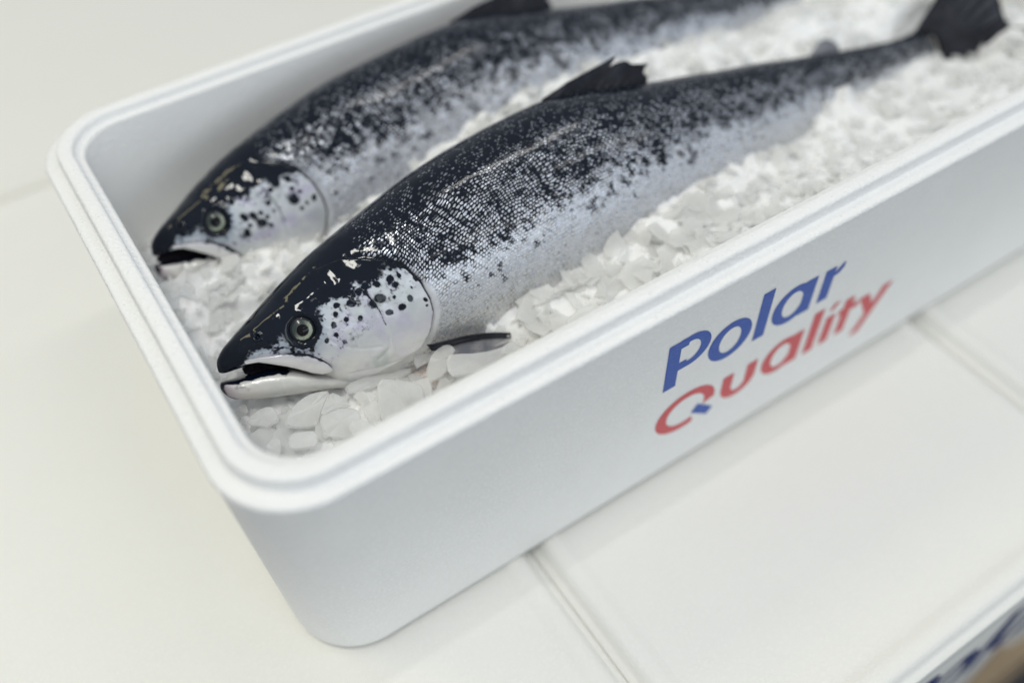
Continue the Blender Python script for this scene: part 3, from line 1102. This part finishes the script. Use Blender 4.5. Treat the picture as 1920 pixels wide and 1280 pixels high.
    nrm = Vector((-gx * 0.8, -gy * 0.8, 1)).normalized()
    Re = nrm.to_track_quat('Z', 'Y').to_matrix().to_4x4()
    Re.translation = Vector((float(W(np.array([EYE[0]]))[0]) if warp else EYE[0], EYE[1], e0 - 1.9)) / 1000

    def dome(r0, h, nr=22, na_=64, flat=0.0):
        V = [(0, 0, h)]
        for k in range(1, nr + 1):
            rr = r0 * k / nr
            z = h * (1 - (k / nr) ** 2)
            V += [(rr * math.cos(2 * math.pi * i / na_), rr * math.sin(2 * math.pi * i / na_), z) for i in range(na_)]
        F = [(0, 1 + i, 1 + (i + 1) % na_) for i in range(na_)]
        for k in range(nr - 1):
            for i in range(na_):
                j = (i + 1) % na_
                F.append((1 + k * na_ + i, 1 + (k + 1) * na_ + i, 1 + (k + 1) * na_ + j, 1 + k * na_ + j))
        return np.array(V), F
    V, F = dome(EYE_R + 1.3, 2.5)
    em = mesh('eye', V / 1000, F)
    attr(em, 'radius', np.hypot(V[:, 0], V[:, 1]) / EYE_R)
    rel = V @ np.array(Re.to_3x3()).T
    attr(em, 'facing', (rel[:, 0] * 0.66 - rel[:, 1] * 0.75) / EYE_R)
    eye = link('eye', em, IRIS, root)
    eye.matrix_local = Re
    V, F = dome(3.7, 0.55, 10, 48)
    V[:, 2] += 2.12
    pu = link('pupil', mesh('pupil', V / 1000, F), PUPIL, eye)

    # ---------------- fins
    def fin_sheet(base, edge, rays, thick, zfun, jag=0.0, nuu=120, nvv=26, rip=0.14):
        base, edge = np.array(base, float), np.array(edge, float)
        tb = np.linspace(0, 1, len(base))
        te = np.linspace(0, 1, len(edge))
        tt = np.linspace(0, 1, nuu)
        bx, by = np.interp(tt, tb, base[:, 0]), np.interp(tt, tb, base[:, 1])
        gx, gy = np.interp(tt, te, edge[:, 0]), np.interp(tt, te, edge[:, 1])
        rr = np.random.default_rng(seed + 80)
        jj = 1 - jag * np.abs(vnoise(tt * rays * 1.3, tt * 0, seed + 81)) ** 2
        v = np.linspace(0, 1, nvv)
        X_ = bx[:, None] + (gx - bx)[:, None] * v[None] * jj[:, None]
        Y_ = by[:, None] + (gy - by)[:, None] * v[None] * jj[:, None]
        Zc = zfun(X_, Y_)
        half = thick * (1 - 0.75 * v[None]) * (0.75 + rip * np.sin(tt * rays * 2 * math.pi))[:, None] * np.minimum(1, np.minimum(tt, 1 - tt) * 25)[:, None]
        A = np.stack([X_, Y_, Zc + half], -1).reshape(-1, 3)
        B = np.stack([X_, Y_, Zc - half], -1).reshape(-1, 3)
        mi = np.arange(nuu * nvv).reshape(nuu, nvv)
        Fo = np.stack([mi[:-1, :-1], mi[1:, :-1], mi[1:, 1:], mi[:-1, 1:]], -1).reshape(-1, 4)
        off = nuu * nvv
        Fi = Fo[:, ::-1] + off
        loop = list(mi[:, 0]) + list(mi[-1, 1:]) + list(mi[::-1, -1][1:]) + list(mi[0, ::-1][1:-1])
        rim = [(loop[(i + 1) % len(loop)], loop[i], loop[i] + off, loop[(i + 1) % len(loop)] + off) for i in range(len(loop))]
        return np.concatenate([A, B]), np.concatenate([Fo, Fi, np.array(rim)])

    # dorsal fin, folded back, with torn tips
    V, F = fin_sheet([(276, 70), (300, 68), (325, 63), (345, 58.5), (358, 55)],
                     [(279, 74.5), (290, 76.5), (301, 78.8), (311, 79.6), (321, 80.2), (334, 81.4), (346.5, 83.2), (342, 79.2), (339, 77.2), (344, 77.9), (350, 77.6),
                      (354, 76.2), (357, 72.8), (361, 71.6), (366, 70.2), (372.8, 68.4), (368, 66.2), (365.6, 63.5), (368.7, 59.5), (367, 55.5)],
                     11, 1.5, lambda x, y: 0.10 * (y - 60) + 1.2 * np.sin(x / 9))
    fin('dorsal_fin', V, F, FIN)
    V, F = fin_sheet([(519, 22), (526, 20.5), (533, 19), (540, 17.5), (546, 16.5)],
                     [(521, 25), (526, 28), (531, 31.5), (538, 31.8), (546, 28), (553, 20), (552, 15)],
                     3, 2.2, lambda x, y: 0.25 * (y - 18))
    fin('adipose_fin', V, F, FIN_PALE if seed % 2 else FIN)
    lift = lambda x, y: np.maximum(x - 628, 0) ** 1.0 * 0.42
    V, F = fin_sheet([(634, 6), (644, 3), (650, -4), (652, -14), (650, -24), (644, -30), (634, -34)],
                     [(646, 17), (660, 30), (674, 44), (690, 58), (697, 52), (700, 36), (704, 20), (706, 4), (706, -12), (716, -20), (738, -33), (730, -40), (712, -46),
                      (690, -46), (664, -40)],
                     16, 2.0, lift, jag=0.16, nuu=240)
    fin('tail_fin', V, F, FIN)
    # pectoral fin: dark leading ray, greyish blade
    pz = lambda x, y: 40.0 - 0.02 * (x - 130) - 3.0 * sstep(140, 124, x)
    bulge = lambda V: 5.6 * np.sin(np.clip((V[:, 0] - 125) / 74, 0, 1) * math.pi)
    V, F = fin_sheet([(124, -39.5), (125.5, -42.5), (127.5, -46), (130, -50)],
                     [(198, -70), (197, -77), (190, -84), (176, -84), (158, -76)], 8, 1.0, pz)
    V[:, 1] += bulge(V)
    pf = fin('pectoral_fin', V, F, FIN_PALE)
    Vr, Fr = fin_sheet([(122.5, -38.0), (123, -40), (123.5, -42), (124, -43.6)],
                       [(199.5, -68.6), (200, -70), (200, -71.4), (199, -72.6)], 2, 2.0, lambda x, y: pz(x, y) + 0.9, rip=0.1)
    Vr[:, 1] += bulge(Vr)
    fin('fin_ray', Vr, Fr, FIN, pf)
    return root, M


A1 = (0.03617, 0.15865, -0.055)
tt_ = math.radians(55)
A2 = (0.039, 0.29856 - 0.004 * math.cos(tt_), -0.06 - 0.004 * math.sin(tt_))
fish1, M1 = salmon('front salmon, head by the near left corner with one fin spread on the ice', A1, 55, 14, None, 101, SPOTS, 400, 0.0)
rs2 = np.random.default_rng(77)
SP2 = []
while len(SP2) < 25:
    px, py, pr = rs2.uniform(68, 132), rs2.uniform(-14, 20), 0.9 + 2.4 * rs2.uniform() ** 1.6
    if math.hypot(px - EYE[0], py - EYE[1]) > 12 and all(math.hypot(px - a, py - b) > pr + c + 1.2 for a, b, c in SP2):
        SP2.append((px, py, pr))
fish2, M2 = salmon('rear salmon beside the far wall, more silvery, head partly in blur', A2, 55, 1,
                   [(0, 0), (55, 47), (135, 121), (200, 190), (280, 282), (655, 655)], 202, SP2, 650, 0.13)

# ------------------------------------------------------------------ crushed ice
CTRL = np.array([
    (.03, .03, -.066), (.10, .03, -.070), (.17, .03, -.072), (.05, .08, -.078), (.09, .085, -.078), (.13, .08, -.080), (.22, .05, -.075), (.25, .04, -.055), (.35, .03, -.038), (.5, .03, -.032), (.65, .03, -.032), (.77, .03, -.04),
    (.03, .10, -.084), (.06, .125, -.090), (.10, .115, -.092), (.15, .105, -.093), (.18, .095, -.094), (.20, .085, -.092), (.192, .112, -.073), (.222, .105, -.066), (.2423, .1054, -.060), (.2771, .104, -.0595),
    (.32, .1056, -.053), (.36, .11, -.047), (.404, .1139, -.046), (.456, .118, -.053), (.50, .123, -.062), (.539, .1325, -.055), (.566, .1486, -.044), (.590, .1357, -.062), (.633, .140, -.064), (.6726, .1485, -.064),
    (.70, .15, -.072), (.77, .12, -.05),
    (.035, .19, -.092), (.06, .21, -.090), (.1, .215, -.09), (.15, .225, -.085), (.1706, .2537, -.066), (.2, .25, -.056), (.2426, .2559, -.046), (.2643, .26, -.039), (.30, .2636, -.032),
    (.34, .263, -.031), (.378, .267, -.0315), (.4055, .2688, -.033), (.461, .2686, -.044), (.5214, .2697, -.056), (.5886, .2726, -.070), (.653, .276, -.070), (.42, .245, -.036), (.5, .235, -.040), (.6, .225, -.040), (.7, .2, -.032), (.77, .25, -.02),
    (.042, .262, -.071), (.07, .256, -.068), (.10, .248, -.069), (.135, .246, -.068), (.04, .30, -.098), (.05, .37, -.112), (.10, .345, -.11), (.15, .37, -.105), (.25, .37, -.095), (.35, .368, -.08), (.45, .368, -.07), (.6, .366, -.05), (.70, .35, -.035), (.77, .36, -.03)])


def ice_z(x, y):
    d2 = (x[..., None] - CTRL[:, 0]) ** 2 + (y[..., None] - CTRL[:, 1]) ** 2
    w = 1.0 / (d2 + 0.012 ** 2) ** 1.6
    return (w * CTRL[:, 2]).sum(-1) / w.sum(-1)


gx = np.arange(0.022, 0.7785, 0.0018)
gy = np.arange(0.022, 0.3785, 0.0018)
GX, GY = np.meshgrid(gx, gy, indexing='ij')
base = np.zeros_like(GX)
for i in range(len(gx)):
    base[i] = ice_z(GX[i], GY[i])
ns = 1300
SX, SY = RNG.uniform(0.015, 0.785, ns), RNG.uniform(0.015, 0.385, ns)
SH = RNG.normal(0, 0.0018, ns)
TX, TY = RNG.normal(0, 0.15, ns), RNG.normal(0, 0.15, ns)
HZ = np.zeros_like(base)
for i in range(len(gx)):
    near = np.abs(SX - gx[i]) < 0.035
    sx, sy, sh, tx, ty = SX[near], SY[near], SH[near], TX[near], TY[near]
    d = (sx[None] - gx[i]) ** 2 + (sy[None] - gy[:, None]) ** 2
    k = d.argmin(1)
    HZ[i] = sh[k] + tx[k] * (gx[i] - sx[k]) + ty[k] * (gy - sy[k])
ZI = base + HZ + (fbm(GX * 160, GY * 160, 5, 3) - 0.5) * 0.003 - 0.003
n0, n1_ = len(gx), len(gy)
ii = np.arange(n0 * n1_).reshape(n0, n1_)
F = np.stack([ii[:-1, :-1], ii[1:, :-1], ii[1:, 1:], ii[:-1, 1:]], -1).reshape(-1, 4)
V = np.stack([GX, GY, ZI], -1).reshape(-1, 3)
ice = link('crushed_ice', mesh('crushed_ice', V, F), ICE)
ice['kind'] = 'stuff'
tag(ice, 'bed of white crushed ice filling the open box', 'ice')

M1i, M2i = np.array(M1.inverted()), np.array(M2.inverted())


def in_fish(P, pad=0.0):
    for Mi in (M1i, M2i):
        l = (Mi[:3, :3] @ np.asarray(P) + Mi[:3, 3]) * 1000
        if -3 < l[0] < 655:
            x = np.array([max(l[0], 0.5)])
            a, b = float(curve(DOR, x)[0]), float(curve(VEN, x)[0])
            if l[0] < 70:
                b = -52
            if b - pad < l[1] < a + pad:
                zz = float(fish_z(x, np.array([min(max(l[1], b + 8), a - 4)]))[0])
                if abs(l[2]) < zz + pad:
                    return True
    return False


def flake_geo(poly, th, rnd, dome=0.12):
    """thin shard: irregular outline, bevelled rim, slightly domed"""
    n = len(poly)
    c = np.mean(poly, 0)
    R = np.mean(np.linalg.norm(poly - c, axis=1))
    V = []
    V += [(x, y, -th) for x, y in c + (poly - c) * 0.93]
    V += [(x, y, -th * 0.45 + rnd.normal(0, th * 0.08)) for x, y in poly]
    V += [(x, y, rnd.normal(0, th * 0.10)) for x, y in c + (poly - c) * 0.91]
    V.append((c[0], c[1], dome * R * rnd.uniform(0.1, 0.8)))
    V.append((c[0], c[1], -th))
    F = []
    for i in range(n):
        j = (i + 1) % n
        F.append((i, j, n + j, n + i))
        F.append((n + i, n + j, 2 * n + j, 2 * n + i))
        F.append((2 * n + i, 2 * n + j, 3 * n))
        F.append((j, i, 3 * n + 1))
    return np.array(V), F


def rand_poly(r, rnd):
    n = rnd.integers(5, 9)
    a = np.sort(rnd.uniform(0, 2 * math.pi, n) * 0.35 + np.linspace(0, 2 * math.pi, n, endpoint=False))
    rr = r * rnd.uniform(0.65, 1.15, n)
    p = np.stack([np.cos(a) * rr, np.sin(a) * rr * rnd.uniform(0.5, 0.95)], 1)
    # finer outline
    out = []
    for i in range(n):
        q = p[(i + 1) % n]
        out.append(p[i])
        m = p[i] * 0.5 + q * 0.5
        out.append(m * (1 + rnd.normal(0.03, 0.05)))
    return np.array(out)


# the big shards by the front fish's jaw, each where it lies (millimetres)
BIG = [
    ('fan-shaped ice flake leaning below the front fish\'s lower jaw', [(54.3, 104.6, -73.8), (58.8, 109.1, -70.1), (66.1, 112.3, -67.0), (76.1, 113.2, -65.1), (83.4, 111.6, -65.3), (90.0, 108.9, -66.4), (82.4, 104.3, -70.5), (76.8, 100.2, -74.0), (72.1, 95.7, -77.7)]),
    ('ice flake forming the right half of the fan below the jaw', [(90.1, 109.2, -66.9), (94.4, 104.9, -70.6), (96.4, 100.7, -73.6), (97.7, 97.2, -76.0), (88.5, 98.6, -72.3), (76.3, 96.7, -69.6), (81.9, 102.4, -68.1)]),
    ('broad pale ice flake in front of the fan-shaped flake', [(74.0, 90.2, -60.6), (81.8, 90.3, -61.5), (88.5, 90.3, -62.3), (97.5, 86.4, -65.7), (97.8, 81.2, -68.7), (89.5, 73.2, -72.5), (79.0, 74.3, -70.6), (71.5, 80.2, -66.2)]),
    ('rounded ice flake lying left of the fan, nearest the jaw tip', [(36.8, 126.0, -77.3), (40.0, 127.6, -76.2), (45.2, 128.4, -75.0), (50.7, 127.4, -74.0), (55.4, 124.9, -73.6), (55.6, 118.7, -74.8), (54.8, 114.0, -76.0), (47.4, 114.1, -77.5), (40.6, 119.4, -77.8), (37.5, 122.7, -77.8)]),
    ('large square ice flake between the throat and the near rim', [(117.1, 95.0, -59.6), (126.5, 91.4, -63.1), (136.7, 86.7, -67.5), (142.5, 82.8, -71.1), (137.9, 76.1, -76.1), (122.0, 73.5, -77.1), (108.1, 74.0, -75.8), (109.6, 81.7, -69.7)]),
    ('long ice flake lying flat under the front fish\'s throat', [(102.1, 119.8, -82.5), (107.6, 120.9, -82.2), (114.7, 120.4, -82.3), (123.1, 117.7, -83.0), (133.2, 113.6, -84.1), (140.5, 113.0, -84.3), (148.1, 110.9, -84.8), (143.9, 107.0, -85.8), (130.2, 108.4, -85.5), (120.9, 109.5, -85.2), (109.7, 111.6, -84.6), (101.7, 114.7, -83.8)]),
    ('small upright ice flake just left of the spread fin\'s root', [(153.3, 115.4, -73.8), (165.5, 111.1, -80.4), (161.4, 106.7, -82.8), (154.3, 105.5, -82.0), (147.7, 104.4, -81.1)]),
    ('tall rounded ice flake standing in front of the fin\'s root', [(150.5, 95.4, -76.1), (155.8, 99.4, -71.6), (161.9, 101.7, -67.9), (169.8, 100.7, -65.5), (172.9, 96.6, -67.0), (172.8, 93.5, -68.9), (166.2, 92.5, -72.0), (160.9, 86.5, -77.7), (147.5, 89.0, -81.2)]),
    ('wide ice flake below the spread fin, against the near rim', [(164.2, 88.5, -61.6), (171.0, 87.6, -63.7), (181.5, 84.7, -67.9), (193.1, 83.0, -71.6), (206.2, 83.2, -74.6), (199.7, 77.3, -76.5), (187.4, 74.3, -75.4), (171.8, 73.5, -72.2), (157.8, 76.6, -67.1)]),
    ('small pointed ice flake at the outer end of the spread fin', [(195.2, 71.5, -64.3), (199.8, 74.6, -62.9), (208.9, 76.7, -65.1), (209.9, 73.4, -69.3), (200.6, 70.3, -68.4)]),
    ('blocky ice flake below the fan, near the box corner', [(54.0, 92.7, -65.9), (61.9, 90.8, -66.5), (70.0, 87.1, -67.7), (66.3, 78.4, -70.4), (58.5, 80.3, -69.8), (50.2, 83.6, -68.7), (51.2, 88.9, -67.1)]),
    ('pointed ice flake deepest in the near left corner', [(36.9, 94.7, -69.4), (41.7, 95.8, -67.5), (45.6, 96.4, -66.1), (48.8, 92.6, -67.7), (43.2, 86.2, -73.2), (36.7, 84.2, -76.0)]),
    ('tiny ice flake by the left wall under the jaw tip', [(37.5, 144.7, -82.7), (43.5, 145.0, -82.5), (41.9, 137.3, -86.0), (37.8, 139.9, -84.8)]),
    ('ice flake wedged left of the large square flake', [(100.1, 90.0, -75.2), (105.9, 91.1, -72.0), (112.9, 90.0, -69.1), (108.1, 77.3, -75.9), (102.5, 79.6, -77.7)]),
    ('ice flake lowest against the near rim, right of the broad flake', [(86.6, 76.8, -60.3), (97.1, 75.8, -63.0), (100.7, 67.3, -66.6), (94.1, 64.6, -66.1), (85.6, 65.0, -64.0)]),
]
for lab, pts in BIG:
    Pw = np.array(pts) / 1000
    c = Pw.mean(0)
    u_, s_, vt = np.linalg.svd(Pw - c)
    nrm = vt[2] if vt[2][2] > 0 else -vt[2]
    e1 = vt[0]
    e2 = np.cross(nrm, e1)
    p2 = np.stack([(Pw - c) @ e1, (Pw - c) @ e2], 1)
    if np.sum(p2[:, 0] * np.roll(p2[:, 1], -1) - np.roll(p2[:, 0], -1) * p2[:, 1]) < 0:
        p2 = p2[::-1]
    # smooth the outline a little
    out = []
    for i in range(len(p2)):
        a_, b_ = p2[i], p2[(i + 1) % len(p2)]
        out += [a_ * 0.78 + b_ * 0.22, a_ * 0.25 + b_ * 0.75]
    V, F = flake_geo(np.array(out), 0.0030, RNG, 0.06)
    o = link('ice_flake', mesh('ice_flake', V, F, False), FLAKE)
    o.matrix_world = Matrix((Vector(e1), Vector(e2), Vector(nrm))).transposed().to_4x4()
    o.location = c
    tag(o, lab, 'ice', 'ice flakes')

# loose flakes: the larger ones one by one, the crumbs as one mass
kinds = []
for k in range(14):
    V, F = flake_geo(rand_poly(1.0, RNG), 0.15, RNG)
    me = mesh('ice_flake', V * 0.011, F, False)
    me.materials.append(FLAKE)
    kinds.append(me)


def spot_in_box(rnd, x0, x1, y0, y1):
    return rnd.uniform(x0, x1), rnd.uniform(y0, y1)


# larger shards heaped in the near corner and along the near wall
wide = []
for k in range(8):
    V, F = flake_geo(rand_poly(1.0, RNG), 0.10, RNG)
    me = mesh('ice_flake', V * 0.011, F, False)
    me.materials.append(FLAKE)
    wide.append(me)
placed = 0
tries = 0
while placed < 75 and tries < 3000:
    tries += 1
    if placed < 45:
        x, y = RNG.uniform(0.036, 0.21), RNG.uniform(0.045, 0.115)
    else:
        x, y = RNG.uniform(0.22, 0.42), RNG.uniform(0.055, 0.115)
    z = float(ice_z(np.array([x]), np.array([y]))[0]) + RNG.uniform(-0.001, 0.003)
    sc = RNG.uniform(0.9, 1.7)
    if in_fish((x, y, z), 1.0 + 6.5 * sc):
        continue
    o = bpy.data.objects.new('ice_flake', wide[RNG.integers(0, len(wide))])
    COL.objects.link(o)
    o.location = (x, y, z)
    o.rotation_euler = (RNG.normal(0.30, 0.22), RNG.normal(0, 0.25), RNG.uniform(0, 6.28))
    o.rotation_mode = 'ZXY'
    o.scale = (sc, sc, sc)
    if x < 0.215:
        tag(o, 'wide flat ice flake in the heap below the front fish\'s head', 'ice', 'wide flakes in the near corner')
    else:
        tag(o, 'wide flat ice flake between the front fish\'s belly and the near rim', 'ice', 'wide flakes along the near rim')
    placed += 1

placed = 0
tries = 0
while placed < 210 and tries < 4000:
    tries += 1
    t = RNG.uniform()
    if t < 0.34:
        x, y = spot_in_box(RNG, 0.035, 0.24, 0.045, 0.135)
    elif t < 0.52:
        x, y = spot_in_box(RNG, 0.035, 0.16, 0.17, 0.27)
    elif t < 0.86:
        x, y = spot_in_box(RNG, 0.22, 0.5, 0.045, 0.125)
    else:
        x, y = spot_in_box(RNG, 0.5, 0.75, 0.045, 0.14)
    z = float(ice_z(np.array([x]), np.array([y]))[0]) + RNG.uniform(-0.002, 0.004)
    sc = RNG.uniform(0.55, 1.15) * (1.0 if x < 0.25 else 0.85)
    if in_fish((x, y, z), 2.0 + 5 * sc):
        continue
    o = bpy.data.objects.new('ice_flake', kinds[RNG.integers(0, len(kinds))])
    COL.objects.link(o)
    o.location = (x, y, z)
    o.rotation_euler = (RNG.normal(0.25, 0.35), RNG.normal(0, 0.35), RNG.uniform(0, 6.28))
    o.scale = (sc, sc, sc)
    k = 0 if t < 0.34 else 1 if t < 0.52 else 2 if t < 0.86 else 3
    tag(o, ('small loose ice flake in the near left corner heap', 'small loose ice flake between the two fish heads',
            'small loose ice flake along the near rim beside the front fish\'s belly', 'small loose ice flake near the front fish\'s tail end')[k], 'ice',
        ('small flakes in the near corner', 'small flakes between the heads', 'small flakes along the near rim', 'small flakes by the tail')[k])
    placed += 1

VV, FF = [], []
cnt = 0
off = 0
while cnt < 2300:
    x, y = spot_in_box(RNG, 0.03, 0.77, 0.03, 0.37)
    z = float(ice_z(np.array([x]), np.array([y]))[0]) + RNG.uniform(-0.003, 0.003)
    cnt += 1
    r = RNG.uniform(0.004, 0.0115)
    if in_fish((x, y, z), 0.5 + 250 * r):
        continue
    V, F = flake_geo(rand_poly(1.0, RNG)[::2], 0.16, RNG)
    Rm = np.array((Matrix.Rotation(RNG.uniform(0, 6.28), 3, 'Z') @ Matrix.Rotation(RNG.normal(0.1, 0.30), 3, 'X') @ Matrix.Rotation(RNG.normal(0, 0.30), 3, 'Y')))
    VV.append(V * r @ Rm.T + np.array((x, y, z)))
    FF += [tuple(i + off for i in f) for f in F]
    off += len(V)
cr = link('ice_crumbs', mesh('ice_crumbs', np.concatenate(VV), FF, False), FLAKE)
cr['kind'] = 'stuff'
tag(cr, 'small ice crumbs strewn over the ice bed around both fish', 'ice')

# ------------------------------------------------------------------ melt-water drops on the rim
def drop_geo(r, rnd):
    V = [(0, 0, r * 0.55)]
    na_ = 10
    el = rnd.uniform(0.75, 1.3)
    for k, (a, h) in enumerate(((0.5, 0.45), (0.85, 0.22), (1.0, -0.05))):
        V += [(r * a * math.cos(2 * math.pi * i / na_) * el, r * a * math.sin(2 * math.pi * i / na_), r * h) for i in range(na_)]
    F = [(0, 1 + i, 1 + (i + 1) % na_) for i in range(na_)]
    for k in range(2):
        for i in range(na_):
            j = (i + 1) % na_
            F.append((1 + k * na_ + i, 1 + (k + 1) * na_ + i, 1 + (k + 1) * na_ + j, 1 + k * na_ + j))
    return np.array(V), F


def mat_water():
    N = NT('melt_water')
    N.set(Base_Color=(0.9, 0.92, 0.92), Roughness=0.04, IOR=1.33)
    tp = N.n('ShaderNodeBsdfTransparent')
    mx = N.n('ShaderNodeMixShader')
    mx.inputs[0].default_value = 0.82
    out = [n for n in N.t.nodes if n.type == 'OUTPUT_MATERIAL'][0]
    N.t.links.new(N.b.outputs[0], mx.inputs[1])
    N.t.links.new(tp.outputs[0], mx.inputs[2])
    N.t.links.new(mx.outputs[0], out.inputs['Surface'])
    return N.mat


VV, FF, off = [], [], 0
for k in range(110):
    r = 0.0004 + 0.0011 * RNG.uniform() ** 3
    if RNG.uniform() < 0.6:
        y = RNG.uniform(0.06, 0.34)
        if RNG.uniform() < 0.5:
            x, z = RNG.uniform(0.013, 0.019), 0.0
        else:
            x, z = RNG.uniform(0.003, 0.008), -0.0098
    else:
        x = RNG.uniform(0.06, 0.6)
        if RNG.uniform() < 0.5:
            y, z = RNG.uniform(0.013, 0.019), 0.0
        else:
            y, z = RNG.uniform(0.003, 0.008), -0.0098
    V, F = drop_geo(r, RNG)
    VV.append(V + np.array((x, y, z)))
    FF += [tuple(i + off for i in f) for f in F]
    off += len(V)
dr = link('water_drops', mesh('water_drops', np.concatenate(VV), FF), mat_water())
dr['kind'] = 'stuff'
tag(dr, 'tiny drops of melt water on the white rim', 'water')
